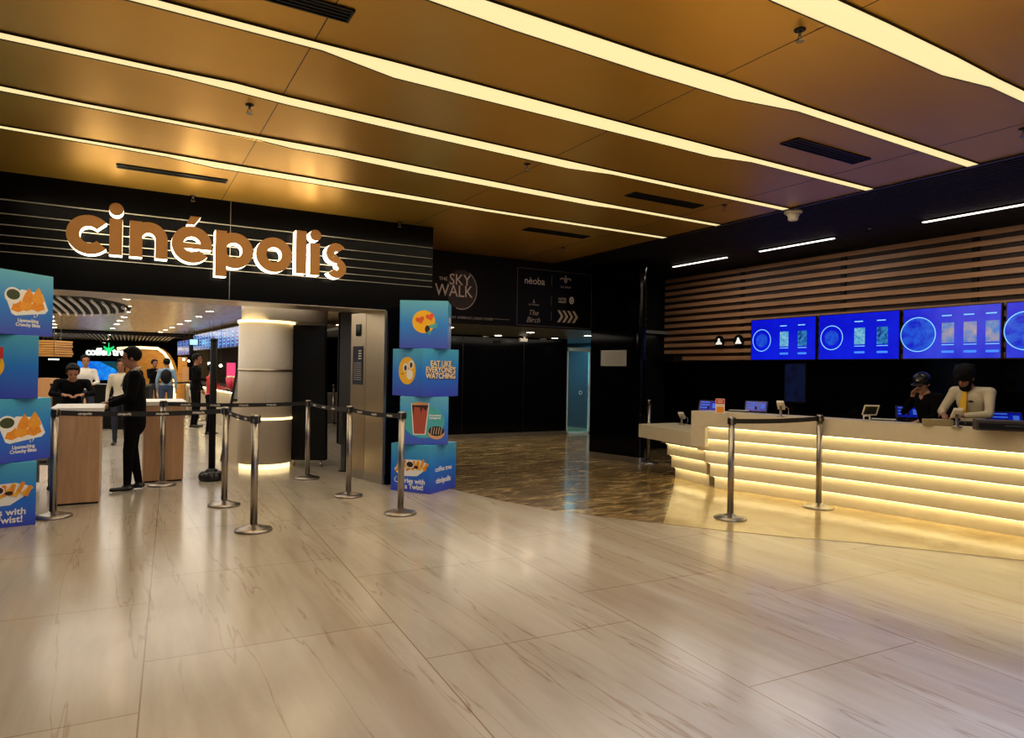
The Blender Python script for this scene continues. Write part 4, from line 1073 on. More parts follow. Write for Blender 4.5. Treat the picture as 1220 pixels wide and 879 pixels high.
# bollard
g = onz(410, 561)
t = thing('black_bollard', 'short black rounded post behind the metal pillar', 'bollard', (g.x, g.y, 0))
link('body', lat([(0, 0), (0.06, 0), (0.06, 0.02), (0.05, 0.03), (0.05, 0.85), (0.04, 0.93), (0.0, 0.95)], 24), 'black_metal', t, True); link('foot', lat([(0, 0), (0.08, 0), (0.08, 0.012), (0, 0.012)], 24), 'black_matte', t)
# tall pole with bag base
g = onz(252, 572)
t = thing('tall_black_post', 'tall black signal post wrapped at its foot', 'post', (g.x, g.y, 0))
link('pole', lat([(0, 0), (0.042, 0), (0.042, 1.83), (0, 1.83)], 20), 'black_matte', t, True)
link('cap', lat([(0, 1.83), (0.046, 1.83), (0.046, 1.86), (0, 1.86)], 20), 'black_metal', t, True)
bm = bmesh.new()
random.seed(5)
for k in range(11):
    a = 2 * PI * k / 11; sph(bm, (0.09 * math.cos(a), 0.09 * math.sin(a), 0.05), (0.075, 0.06, 0.05 + 0.03 * random.random()), 10, 8)
sph(bm, (0, 0, 0.09), (0.09, 0.09, 0.08)); link('wrapped_foot', bm, 'black_bag', t, True)
# A-frame
g = onz(278, 549)
t = thing('easel_board', 'leaning black framed poster board left of the round column', 'poster board', (g.x, g.y, 0), R(-25))
mt = Matrix.Translation((0, 0.0, 0.0)) @ Matrix.Rotation(R(-6), 4, 'X')
sk = Matrix(((1, 0, 0.12, 0), (0, 1, 0, 0), (0, 0, 1, 0), (0, 0, 0, 1)))
bm = bmesh.new()
for a in ((-0.2, -0.17, -0.02, 0.02, 0, 1.72), (0.27, 0.3, -0.02, 0.02, 0, 1.72), (-0.2, 0.3, -0.02, 0.02, 1.69, 1.72), (-0.2, 0.3, -0.02, 0.02, 0.95, 0.98)): box(bm, *a, mtx=mt @ sk)
link('frame', bm, 'black_metal', t)
link('poster', bx(-0.17, 0.27, 0.0, 0.012, 0.98, 1.69, mtx=mt @ sk), mat('poster_grey', (150, 146, 142), 0.5), t)
link('lower_panel', bx(-0.17, 0.27, 0.0, 0.012, 0.0, 0.95, mtx=mt @ sk), 'beige_column', t)

# reception desks
def desk(cx, cy, w_, d_, h_, rz, label, over=0.03, back=0.0):
    t = thing('reception_desk', label, 'desk', (cx, cy, 0), rz, 'wooden entrance desks')
    link('plinth', bx(-w_ / 2 + 0.01, w_ / 2 - 0.01, 0.01, d_, 0.0, 0.02), 'black_matte', t)
    link('body', bx(-w_ / 2, w_ / 2, 0, d_, 0.02, h_ - 0.05), 'desk_wood', t, bevel=0.003)
    link('worktop', bx(-w_ / 2 - over, w_ / 2 + over + back, -0.01, d_ + 0.02, h_ - 0.05, h_), 'off_white', t, bevel=0.003)
    bm = bmesh.new(); box(bm, -w_ / 2 + 0.04, w_ / 2 - 0.04, d_, d_ + 0.012, 0.1, h_ - 0.15); link('door', bm, 'desk_wood', t)
    return t
a = onz(65, 602); b_ = onz(115, 601)
desk((a.x + b_.x) / 2, (a.y + b_.y) / 2, 0.42, 0.85, 1.03, 0.0, 'wooden desk beside the left cube tower')
a = onz(173, 576); b_ = onz(215, 572)
desk((a.x + b_.x) / 2, (a.y + b_.y) / 2, 0.46, 0.8, 1.03, 0.0, 'wooden desk behind the suited man')

# metal rack left, behind the cube tower
g = at(52, 560, 8.0)
t = thing('metal_rack', 'dark metal trolley with white bundles beside the left cube tower', 'trolley', (g.x, g.y, 0), R(-30))
bm = bmesh.new()
for a in (-0.14, 0.14):
    for c in (-0.1, 0.1): box(bm, a - 0.012, a + 0.012, c - 0.012, c + 0.012, 0.06, 0.95)
link('uprights', bm, 'line_grey', t)
for z_ in (0.3, 0.55): link('shelf', bx(-0.15, 0.15, -0.11, 0.11, z_, z_ + 0.02), 'line_grey', t)
bm = bmesh.new(); sph(bm, (0, 0, 0.385), (0.12, 0.09, 0.065), 16, 10); link('bundle', bm, 'off_white', t, True)
bm = bmesh.new(); sph(bm, (0, 0, 0.68), (0.11, 0.08, 0.11), 16, 10); link('bundle', bm, 'off_white', t, True)
for a in (-0.14, 0.14): link('castor', lat([(0, -0.012), (0.03, -0.012), (0.03, 0.012), (0, 0.012)], 16, mtx=Matrix.Translation((a, -0.1, 0.03)) @ Matrix.Rotation(R(90), 4, 'Y')), 'black_metal', t)

# far features
FA = R(-30)
def far_thing(name, label, cat, px, py, d, group=None, z=None):
    p = at(px, py, d); return thing(name, label, cat, (p.x, p.y, p.z if z is None else z), R(-29.9), group)
# coffee sign (26 m)
d = 26.0; k_ = d / 800
t = far_thing('coffee_sign', 'lit coffee tree sign with a green tree over the far cafe', 'sign', 128, 419, d)
fr = wall_frame((0, 0, 0), (1, 0, 0))
bm = text_bm('coffee', 12 * k_, 0.05, fr @ Matrix.Translation((-11 * k_, -0.5 * k_, 0)), bold=0.012); merge(bm, text_bm('tree', 12 * k_, 0.05, fr @ Matrix.Translation((16.5 * k_, -0.5 * k_, 0)), bold=0.012)); link('lettering', bm, 'white_glow', t)
bm = bmesh.new(); box(bm, -0.05, 0.05, -4 * k_, 4 * k_, 0, 0.05, mtx=fr @ Matrix.Translation((2 * k_, 0, 0)))
for q, a in ((-1, 20), (1, 20), (-1, -25), (1, -25), (0, 90)):
    ca = math.cos(R(a)) * (q if q else 1); sa = math.sin(R(a)); x0 = 2 * k_
    prism(bm, [(x0 - sa * 0.05, 2 * k_ - 0.05), (x0 + ca * 0.2 + 0.0, 3 * k_ + sa * 0.1 + 0.02), (x0 + ca * 0.2, 3 * k_ + sa * 0.2 + 0.05), (x0, 2 * k_ + 0.06)], 0, 0.05, mtx=fr)
bmesh.ops.recalc_face_normals(bm, faces=bm.faces)
link('emblem', bm, 'green_glow', t)
bm = bmesh.new(); ringp(bm, 0, -0.15, 23 * k_, 22.6 * k_, 0, 0.03, mtx=fr, a0=R(35), a1=R(150), sy=0.55); link('arc', bm, 'steel', t)
link('backing', bx(-26 * k_, 26 * k_, 0.02, 0.06, -0.28, -0.2), 'black_metal', t)
# azure screen
t = far_thing('video_wall', 'large bright blue video wall behind the far cafe counter', 'screen', 119, 441, d)
link('housing', bx(-27 * k_, 29 * k_, 0.0, 0.1, -12 * k_, 11 * k_), 'black_metal', t); o = link('display', bx(-26.5 * k_, 28.5 * k_, -0.02, 0, -11.5 * k_, 10.5 * k_), 'screen_azure', t)
bm = bmesh.new(); prism(bm, [(0, 10.4 * k_), (28.4 * k_, 10.4 * k_), (28.4 * k_, -9 * k_), (18 * k_, 2 * k_)][::-1], 0.021, 0.03, mtx=fr); link('artwork', bm, mat('scr_teal', (20, 70, 90), 0.5, emit=(16, 70, 84), estr=0.6), o)
# glowing arch
t = far_thing('glowing_arch', 'warm wood alcove outlined by a glowing curved band', 'alcove', 180, 450, 27, z=0)
k2 = 27 / 800
def A(px, py): p = at(px, py, 27); q = t.location; v = p - Vector(q); u = Vector((math.cos(R(-29.9)), math.sin(R(-29.9)), 0)); return (v.dot(u), p.z)
outer = [A(*p) for p in ((140, 415), (165, 414), (188, 415), (196, 421), (202, 430), (206, 442), (208, 455), (208, 484))]
bm = bmesh.new()
tube(bm, [(p[0], 0, p[1]) for p in outer], 0.055, 8); link('glow_band', bm, 'arch_glow', t, True)
bm = bmesh.new(); prism(bm, outer + [(A(140, 484)[0], 0.02)], -0.4, -0.36, mtx=fr); bmesh.ops.recalc_face_normals(bm, faces=bm.faces); link('back_panel', bm, 'glow_wood', t)
bm = bmesh.new(); x0 = outer[-1][0]; box(bm, x0 + 0.08, x0 + 0.08 + 11 * k2, 0.05, 0.1, 0, A(208, 425)[1]); link('side_panel', bm, 'glow_wood', t)
g = at(175, 440, 25.5); area('alcove_lamp', (g.x, g.y, 2.3), 1.6, 0.4, 40, (1, 0.72, 0.35), rot=(R(35), 0, R(-29.9)))
# wood hanging lamp left
t = far_thing('hanging_wood_canopy', 'layered wooden canopy hanging behind the left cube tower', 'canopy', 62, 415, 15)
bm = bmesh.new(); random.seed(9)
for k in range(7): box(bm, -0.30 + random.uniform(-.02, .02), 0.27 + random.uniform(-.03, .02), -0.3, 0.3, -0.18 + k * 0.052, -0.14 + k * 0.052)
link('boards', bm, 'glow_wood', t); link('core', bx(-0.26, 0.24, -0.26, 0.26, -0.18, 0.17), 'dark_brown', t)
bm = bmesh.new()
for s in (-0.2, 0.2): tube(bm, [(s, 0, 0.17), (s, 0, 2.6 - t.location.z)], 0.006, 6)
link('rods', bm, 'black_metal', t)
t = far_thing('bar_light', 'short white bar light under the wooden canopy', 'light', 64, 428, 14)
link('diffuser', bx(-0.09, 0.09, -0.03, 0.03, -0.012, 0.012), 'led_white', t); link('housing', bx(-0.095, 0.095, -0.035, 0.035, 0.012, 0.03), 'black_metal', t)
bm = bmesh.new(); tube(bm, [(0, 0, 0.03), (0, 0, 1.0)], 0.005, 6); link('rod', bm, 'black_metal', t)
g = at(60, 410, 13.5); area('canopy_lamp', (g.x, g.y, 2.3), 0.4, 0.4, 9, (1, 0.75, 0.4), rot=(R(60), 0, R(0)))

# concession screens and counter
A0 = at(292, 398, 16); A1 = at(231, 410, 22); A2 = at(226, 411, 23); A3 = at(212, 413, 25)
def long_screen(p, q, z0, z1, label, nm='screen_menu'):
    L = (Vector((q.x, q.y)) - Vector((p.x, p.y))).length; ang = math.atan2(p.y - q.y, p.x - q.x)
    t = thing('menu_board', label, 'screen', ((p.x + q.x) / 2, (p.y + q.y) / 2, (z0 + z1) / 2), ang, 'menu boards over the snack counter')
    H = z1 - z0
    link('housing', bx(-L / 2, L / 2, 0.0, 0.08, -H / 2, H / 2), 'black_metal', t); o = link('display', bx(-L / 2 + 0.02, L / 2 - 0.02, -0.01, 0, -H / 2 + 0.02, H / 2 - 0.02), nm, t)
    bm = bmesh.new(); n_ = max(2, int(L / 0.5))
    for i in range(n_):
        x = -L / 2 + L * (i + 0.5) / n_
        box(bm, x - L / n_ * 0.46, x - L / n_ * 0.43, -0.014, -0.01, -H / 2 + 0.02, H / 2 - 0.02)
        for k in range(4): box(bm, x - 0.1, x + 0.08, -0.014, -0.01, -H * 0.3 + k * H * 0.18, -H * 0.3 + k * H * 0.18 + 0.02)
    link('artwork', bm, 'scr_line', o)
    bm = bmesh.new()
    for s in (-L / 2 + 0.3, L / 2 - 0.3): tube(bm, [(s, 0.04, H / 2), (s, 0.04, 2.6 - (z0 + z1) / 2)], 0.012, 6)
    link('hanger', bm, 'black_metal', t)
long_screen(A0, A1, 1.98, 2.50, 'long row of purple blue menu boards over the snack counter')
long_screen(A2, A3, 1.86, 2.40, 'end menu board, farthest along the snack counter')
g = at(231, 407.5, 21.0)
t = thing('cyan_display', 'small bright cyan display among the menu boards', 'screen', (g.x, g.y, g.z), R(-29.9))
link('housing', bx(-0.13, 0.13, 0, 0.05, -0.09, 0.09), 'black_metal', t); link('display', bx(-0.12, 0.12, -0.01, 0, -0.08, 0.08), 'cyan_glow', t)
bm = bmesh.new(); tube(bm, [(0, 0.03, 0.09), (0, 0.03, 2.6 - g.z)], 0.01, 6); link('hanger', bm, 'black_metal', t)
# back wall of snack counter
B0 = at(345, 440, 18); B1 = at(208, 440, 30)
bm = bmesh.new(); prism(bm, [(B0.x, B0.y), (B0.x + 0.1, B0.y + 0.1), (B1.x + 0.1, B1.y + 0.1), (B1.x, B1.y)], 0, 2.6); bmesh.ops.recalc_face_normals(bm, faces=bm.faces)
struct('wall_snack', bm, 'black_matte', 'dark wall behind the snack counter')
C0 = at(283, 470, 15.5); C1 = at(222, 460, 23)
L = math.hypot(C0.x - C1.x, C0.y - C1.y)
t = thing('snack_counter', 'snack counter with a glowing cream front, left of the round column', 'counter', ((C0.x + C1.x) / 2, (C0.y + C1.y) / 2, 0), math.atan2(C0.y - C1.y, C0.x - C1.x))
link('front', bx(-L / 2, L / 2, 0, 0.5, 0.0, 0.88), 'cream_stone', t); link('worktop', bx(-L / 2 - 0.02, L / 2 + 0.02, -0.05, 0.55, 0.88, 0.98), mat('counter_brown', (70, 40, 34), 0.3), t)
link('led_strip', bx(-L / 2, L / 2, -0.03, -0.01, 0.86, 0.878), 'led_counter', t)
for px, py, dd, c1, l in ((269, 462, 15.3, 'pink', 'pink popcorn tub on the near end of the snack counter'), (276, 463, 15.2, 'red', 'red tub beside the pink one on the snack counter')):
    p = at(px, py, dd); t = thing('snack_tub', l, 'tub', (p.x + 0.12, p.y + 0.25, 0.98), 0, 'snack tubs on the counter')
    link('tub', lat([(0, 0), (0.07, 0), (0.1, 0.26), (0.09, 0.26), (0.065, 0.01), (0, 0.01)], 20), c1, t, True)
    bm = bmesh.new(); sph(bm, (0, 0, 0.25), (0.088, 0.088, 0.05)); link('popcorn', bm, 'print_cream', t, True)
p = at(269, 449, 15.6)
t = thing('pink_sign', 'small pink lit sign standing on the snack counter', 'sign', (p.x + 0.15, p.y + 0.35, 0.98), R(-30))
link('panel', bx(-0.1, 0.1, 0, 0.03, 0.28, 0.6), mat('pink_lit', (230, 60, 110), 0.5, emit=(230, 60, 110), estr=0.8), t); link('stand', bx(-0.02, 0.02, 0, 0.03, 0, 0.28), 'black_metal', t)
for i, (px, py) in enumerate(((219, 428), (225, 430), (249, 433), (253, 433.5), (263, 435.5))):
    p = at(px, py, 21 if i < 2 else 16.5)
    t = thing('globe_light', 'tiny white lamp over the snack counter, ' + ['leftmost of five', 'second of five from the left', 'middle of five', 'fourth of five from the left', 'rightmost of five'][i], 'light', (p.x, p.y, p.z), 0, 'tiny lamps over the snack counter')
    link('bulb', (lambda b_: (sph(b_, (0, 0, 0), 0.035, 12, 8), b_)[1])(bmesh.new()), 'spot_glow', t, True)
    bm = bmesh.new(); tube(bm, [(0, 0, 0.03), (0, 0, 2.6 - p.z)], 0.004, 6); link('cord', bm, 'black_metal', t)
p = at(221, 448, 19.5); t = thing('notice_stand', 'pale upright notice board by the far wood panel', 'notice', (p.x, p.y, 0), R(-30))
link('board', bx(-0.09, 0.09, 0, 0.03, 0.95, 1.45), 'donut', t); link('pole', bx(-0.015, 0.015, 0, 0.02, 0.02, 0.95), 'steel', t); link('foot', bx(-0.12, 0.12, -0.1, 0.12, 0, 0.02), 'steel', t)
# cafe counter far left
g = at(130, 470, 15.5)
t = thing('cafe_counter', 'dark cafe counter with pale end panels behind the first desk', 'counter', (g.x, g.y, 0), R(-30))
link('body', bx(-1.3, 0.6, 0, 0.6, 0, 0.98), 'black_matte', t); link('worktop', bx(-1.35, 0.65, -0.03, 0.63, 0.98, 1.03), 'black_metal', t); link('end_panel', bx(-0.65, -0.35, -0.02, 0.0, 0.0, 0.95), 'donut', t)
link('end_panel', bx(-1.7, -1.35, -0.02, 0.3, 0.0, 1.15), 'donut', t)
# far queue posts
for i, (px, py) in enumerate(((187, 497), (226, 497.6), (236, 501), (246, 505))):
    s_ = stanchion(px, py, ['far queue post seen above the second desk', 'far queue post left of the distant customers', 'far queue post between the distant customers', 'far queue post nearest the tall black post'][i])
    if i: belt(prev_, s_, 'far black belt ' + ['', 'above the second desk', 'left of the tall black post', 'beside the tall black post'][i], words_=False)
    prev_ = s_
stanchion(397, 505, 'far lone post seen between the cart and the metal pillar')
p = at(399, 505, 19.5)
t = thing('low_partition', 'low grey partition far behind the lone post', 'partition', (p.x, p.y, 0), R(-30))
link('panel', bx(-0.3, 0.35, 0, 0.1, 0, 0.75), mat('part_grey', (120, 108, 96), 0.6), t); link('cap', bx(-0.32, 0.37, -0.01, 0.11, 0.75, 0.78), 'steel', t)
for (px, py, zz, l) in ((404, 387, 2.6, 'foyer downlight seen between the cart and the metal pillar'),):
    p = onz(px, py, zz); c = copy_tree(proto); c.location = (p.x, p.y, zz); c['label'] = l; c['group'] = 'single foyer downlights'

# ================================================================== PEOPLE
def capsule(bm, a, b_, ra, rb, sq=1.0, seg=14, side=None):
    """tapered limb with rounded ends; sq flattens along `side` normal"""
    a = Vector(a); b_ = Vector(b_); d = b_ - a; L = d.length
    if L < 1e-6: sph(bm, a, ra); return
    z = d.normalized(); x = Vector(side) if side else (Vector((1, 0, 0)) if abs(z.x) < 0.9 else Vector((0, 1, 0)))
    x = (x - z * x.dot(z)).normalized(); y = z.cross(x)
    prof = [(0, -ra)] + [(ra * math.cos(t_), ra * math.sin(t_)) for t_ in (-1.1, -0.7, -0.3, 0)] + [(rb * math.cos(t_), L + rb * math.sin(t_)) for t_ in (0, 0.3, 0.7, 1.1)] + [(0, L + rb)]
    mt = Matrix((x, y * sq, z)).transposed().to_4x4(); mt.translation = a
    lathe(bm, prof, seg, mtx=mt)
def remesh(name, bm, voxel, smooth_it, mats, parent, assign=None):
    me = bpy.data.meshes.new('tmp'); bm.to_mesh(me); bm.free()
    o = bpy.data.objects.new('tmp', me); COL.objects.link(o)
    md = o.modifiers.new('r', 'REMESH'); md.mode = 'VOXEL'; md.voxel_size = voxel
    if smooth_it:
        ms = o.modifiers.new('s', 'SMOOTH'); ms.factor = 0.5; ms.iterations = smooth_it
    dg = bpy.context.evaluated_depsgraph_get(); dg.update()
    nm = bpy.data.meshes.new_from_object(o.evaluated_get(dg)); nm.name = name
    COL.objects.unlink(o); bpy.data.objects.remove(o); bpy.data.meshes.remove(me)
    nm.materials.clear()
    for mm in mats: nm.materials.append(M[mm])
    for p in nm.polygons:
        p.use_smooth = True
        p.material_index = assign(p.center) if assign else 0
    r_ = bpy.data.objects.new(name, nm); COL.objects.link(r_); r_.parent = parent
    return r_
def segdist(p, a, b_):
    a = Vector(a); b_ = Vector(b_); ab = b_ - a; t_ = max(0, min(1, (p - a).dot(ab) / max(ab.length_squared, 1e-9))); return (p - (a + ab * t_)).length
def hand(bm, wrist, elbow, palm_n, s, curl=0.5):
    w_ = Vector(wrist); f = (w_ - Vector(elbow)).normalized(); n_ = Vector(palm_n); n_ = (n_ - f * n_.dot(f)).normalized(); sd = f.cross(n_) * s
    pc = w_ + f * 0.05
    capsule(bm, w_, w_ + f * 0.075, 0.026, 0.034, 0.5, side=sd)
    for k, (o_, l_) in enumerate(((-0.027, 0.062), (-0.009, 0.075), (0.009, 0.07), (0.027, 0.055))):
        b0 = w_ + f * 0.085 + sd * o_
        d1 = (f * math.cos(curl * 0.6) + n_ * math.sin(curl * 0.6)); d2 = (f * math.cos(curl * 1.8) + n_ * math.sin(curl * 1.8))
        m_ = b0 + d1 * l_ * 0.5; capsule(bm, b0, m_, 0.0095, 0.0085, seg=8); capsule(bm, m_, m_ + d2 * l_ * 0.5, 0.0085, 0.007, seg=8)
    b0 = w_ + f * 0.03 - sd * 0.028; m_ = b0 + (f * 0.7 - sd * 0.6 + n_ * 0.2).normalized() * 0.04
    capsule(bm, b0, m_, 0.012, 0.01, seg=8); capsule(bm, m_, m_ + (f * 0.9 + n_ * 0.5).normalized() * 0.03, 0.01, 0.008, seg=8)
def person(label, loc, facing, sc=1.0, J=None, top='shirt_white', legs='suit', skin='skin', hair='hair', hairkind='short', voxel=0.011, extras=None, sleeves='long', jacket=None, group=None, headrot=(0, 0), category='person'):
    """local: +Y forward, +X the figure's right"""
    t = thing('person', label, category, loc, facing, group)
    j = dict(pel=(0, 0, .95), wai=(0, 0, 1.08), che=(0, .01, 1.27), nek=(0, 0, 1.43), hed=(0, .03, 1.585),
             sr=(.165, 0, 1.365), sl=(-.165, 0, 1.365), er=(.23, -.02, 1.10), el=(-.23, -.02, 1.10), wr=(.23, .08, .87), wl=(-.23, .08, .87),
             hr=(.09, 0, .92), hl=(-.09, 0, .92), kr=(.1, .02, .50), kl=(-.1, .02, .50), ar=(.1, -.03, .09), al=(-.1, -.03, .09))
    if J: j.update(J)
    j = {k: Vector(v) * sc for k, v in j.items()}
    V = lambda k: j[k]
    bm = bmesh.new(); s = sc
    capsule(bm, V('hl') + (V('hr') - V('hl')) * .3, V('hr') - (V('hr') - V('hl')) * .3, .12 * s, .12 * s, .9)
    capsule(bm, V('pel'), V('wai'), .14 * s, .125 * s, .72, side=(1, 0, 0)); capsule(bm, V('wai'), V('che'), .13 * s, .155 * s, .68, side=(1, 0, 0))
    capsule(bm, V('che'), V('nek') - Vector((0, 0, .03)) * s, .15 * s, .07 * s, .68, side=(1, 0, 0))
    capsule(bm, V('sl'), V('sr'), .062 * s, .062 * s); capsule(bm, V('nek'), V('hed') - Vector((0, 0, .04)) * s, .055 * s, .05 * s)
    for q in 'rl':
        sg = 1 if q == 'r' else -1
        capsule(bm, V('nek') - Vector((0, .01, .035)) * s, V('s' + q) + Vector((0, 0, .005)) * s, .05 * s, .052 * s)
        capsule(bm, V('s' + q), V('e' + q), .056 * s, .042 * s); capsule(bm, V('e' + q), V('w' + q), .042 * s, .028 * s)
        capsule(bm, V('h' + q), V('k' + q), .088 * s, .06 * s); capsule(bm, V('k' + q), V('a' + q), .062 * s, .042 * s)
        a_ = V('a' + q); capsule(bm, a_ + Vector((0, -.03, -.05)) * s, a_ + Vector((0.01 * sg, .15, -.058)) * s, .042 * s, .036 * s, .75, side=(1, 0, 0))
        hand(bm, V('w' + q), V('e' + q), (-sg, 0, 0) if abs((V('w' + q) - V('e' + q)).normalized().z) > .6 else (0, 0, -1), sg)
    # head
    yaw, pit = headrot
    HR = (Matrix.Rotation(R(yaw), 3, 'Z') @ Matrix.Rotation(R(pit), 3, 'X'))
    H = V('hed'); h = lambda x, y, z: H + HR @ (Vector((x, y, z)) * s)
    sph(bm, h(0, -.01, .03), (.075 * s, .092 * s, .095 * s), 24, 16, rot=HR)
    sph(bm, h(0, .02, -.045), (.056 * s, .068 * s, .07 * s), 20, 12, rot=HR)
    sph(bm, h(0, .07, -.09), (.026 * s, .02 * s, .02 * s), 12, 8, rot=HR)
    capsule(bm, h(0, .078, .02), h(0, .1, -.02), .010 * s, .016 * s, seg=10)
    capsule(bm, h(-.03, .076, .032), h(.03, .076, .032), .011 * s, .011 * s, seg=8)
    capsule(bm, h(-.02, .081, -.055), h(.02, .081, -.055), .008 * s, .008 * s, seg=8)
    for q in (-1, 1): sph(bm, h(q * .077, -.012, -.005), (.012 * s, .02 * s, .032 * s), 10, 8, rot=HR)
    wrl, wrr = V('wl'), V('wr')
    def assign(p):
        if (p - H).length < .15 * s and p.z > V('nek').z - .06 * s and ((p - H).length < .135 * s or segdist(p, V('nek'), H) < .062 * s): return 0
        if p.z < .085 * s: return 3
        ds = []
        for q in 'rl':
            ww = V('w' + q); ee = V('e' + q)
            if (p - ww).dot((ww - ee).normalized()) > -.005 * s and (p - ww).length < .22 * s and segdist(p, ww, ww + (ww - ee).normalized() * .18) < .1: return 0
            if sleeves == 'short' and segdist(p, ee, ww) < .06 * s: return 0
        armd = min(segdist(p, V('s' + q), V('e' + q)) for q in 'rl'); arme = min(segdist(p, V('e' + q), V('w' + q)) for q in 'rl')
        if min(armd, arme) < .07 * s: return 1
        if p.z < V('pel').z + .03 * s: return 2
        return 1
    remesh('body', bm, voxel, 3, [skin, top, legs, 'shoe'], t, assign)
    # eyes
    bm = bmesh.new()
    for q in (-1, 1): sph(bm, h(q * .03, .083, .012), (.012 * s, .006 * s, .007 * s), 10, 8, rot=HR)
    link('eyes', bm, 'hair', t, True)
    # hair
    bm = bmesh.new()
    if hairkind in ('short', 'cap', 'long'):
        sph(bm, h(0, -.022, .042), (.093 * s, .104 * s, .102 * s), 24, 16, rot=HR)
        # trim the front lower part
        for v in list(bm.verts):
            l = HR.inverted() @ (v.co - H) / s
            if l.y > .03 and l.z < .07: v.co = H + HR @ (Vector((l.x, min(l.y, .03), l.z)) * s)
            if l.z < -.03: v.co = H + HR @ (Vector((l.x * .9, min(l.y, -.02), -.03 + (l.z + .03) * .7)) * s)
        capsule(bm, h(-.05, .045, .095), h(.05, .05, .098), .024 * s, .024 * s, seg=10)
        if hairkind == 'long': capsule(bm, h(0, -.05, .0), h(0, -.07, -.16), .07 * s, .05 * s, .7)
    if hairkind == 'turban':
        sph(bm, h(0, -.02, .06), (.104 * s, .118 * s, .105 * s), 24, 16, rot=HR)
        for k in range(5): capsule(bm, h(-.09, .02 - .02 * k, .04 + .022 * k), h(0.0, .1 - .03 * k, .075 + .016 * k), .022 * s, .024 * s, seg=8); capsule(bm, h(.09, .02 - .02 * k, .04 + .022 * k), h(0.0, .1 - .03 * k, .075 + .016 * k), .022 * s, .024 * s, seg=8)
    o = remesh('hair' if hairkind != 'turban' else 'turban', bm, .009 if voxel < .015 else .014, 2, [hair], t)
    if hairkind == 'turban':
        bm = bmesh.new(); sph(bm, h(0, .045, -.085), (.062 * s, .052 * s, .05 * s), 16, 12, rot=HR); capsule(bm, h(-.065, .015, -.03), h(-.03, .06, -.09), .02 * s, .025 * s); capsule(bm, h(.065, .015, -.03), h(.03, .06, -.09), .02 * s, .025 * s)
        remesh('beard', bm, .009, 2, ['hair'], t)
    if hairkind == 'cap':
        bm = bmesh.new(); sph(bm, h(0, -.014, .065), (.1 * s, .112 * s, .09 * s), 24, 16, rot=HR); c_ = link('cap', bm, 'black_metal', t, True)
        bm = bmesh.new(); sph(bm, h(0, .115, .048), (.07 * s, .065 * s, .010 * s), 18, 10, rot=HR); link('peak', bm, 'black_metal', c_, True)
        bm = bmesh.new(); sph(bm, h(0, .085, .085), (.025 * s, .012 * s, .014 * s), 12, 8, rot=HR); link('badge', bm, 'board_dim', c_, True)
    if jacket:
        bm = bmesh.new()
        capsule(bm, V('pel') + Vector((0, -.0, -.15)) * s, V('wai'), .16 * s, .155 * s, .78, side=(1, 0, 0)); capsule(bm, V('wai'), V('che'), .15 * s, .172 * s, .72, side=(1, 0, 0))
        capsule(bm, V('che'), V('nek') - Vector((0, .03, .06)) * s, .166 * s, .075 * s, .72, side=(1, 0, 0)); capsule(bm, V('sl'), V('sr'), .066 * s, .066 * s)
        for q in 'rl': capsule(bm, V('nek') - Vector((0, .02, .05)) * s, V('s' + q) + Vector((0, 0, .005)) * s, .055 * s, .062 * s)
        for q in 'rl':
            capsule(bm, V('s' + q), V('e' + q), .07 * s, .058 * s); capsule(bm, V('e' + q), V('e' + q) + (V('w' + q) - V('e' + q)) * .93, .058 * s, .042 * s)
        jk = remesh('jacket', bm, voxel, 2, [jacket], t)
        bm = bmesh.new()
        for q in (-1, 1):
            capsule(bm, V('nek') + Vector((q * .06, -.02, .025)) * s, V('nek') + Vector((q * .02, .11, -.075)) * s, .02 * s, .016 * s, seg=8)
        capsule(bm, V('nek') + Vector((-.055, -.04, .03)) * s, V('nek') + Vector((.055, -.04, .03)) * s, .018 * s, .018 * s, seg=8)
        capsule(bm, V('nek') + Vector((0, .10, -.085)) * s, V('che') + Vector((0, .135, -.02)) * s, .034 * s, .022 * s, .5, seg=10, side=(1, 0, 0))
        remesh('shirt_collar', bm, .008, 1, ['shirt_white'], t)
    if extras: extras(t, j, h, s)
    return t

def face_dir(vx, vy): return math.atan2(-vx, vy)      # rotation that turns +Y into (vx,vy)
# suited man
person('man in a dark suit standing at the wooden desk, seen from the side', (0.10, 9.19, 0), face_dir(-1.0, 0.06), 1.0,
       J=dict(er=(.21, .03, 1.12), wr=(.15, .27, 1.05), el=(-.21, .03, 1.12), wl=(-.13, .24, 1.03), hed=(0, .05, 1.575), ar=(.09, -.05, .09), al=(-.08, .06, .09), kl=(-.09, .05, .5)),
       top='shirt_white', legs='suit', jacket='suit', headrot=(0, -8))
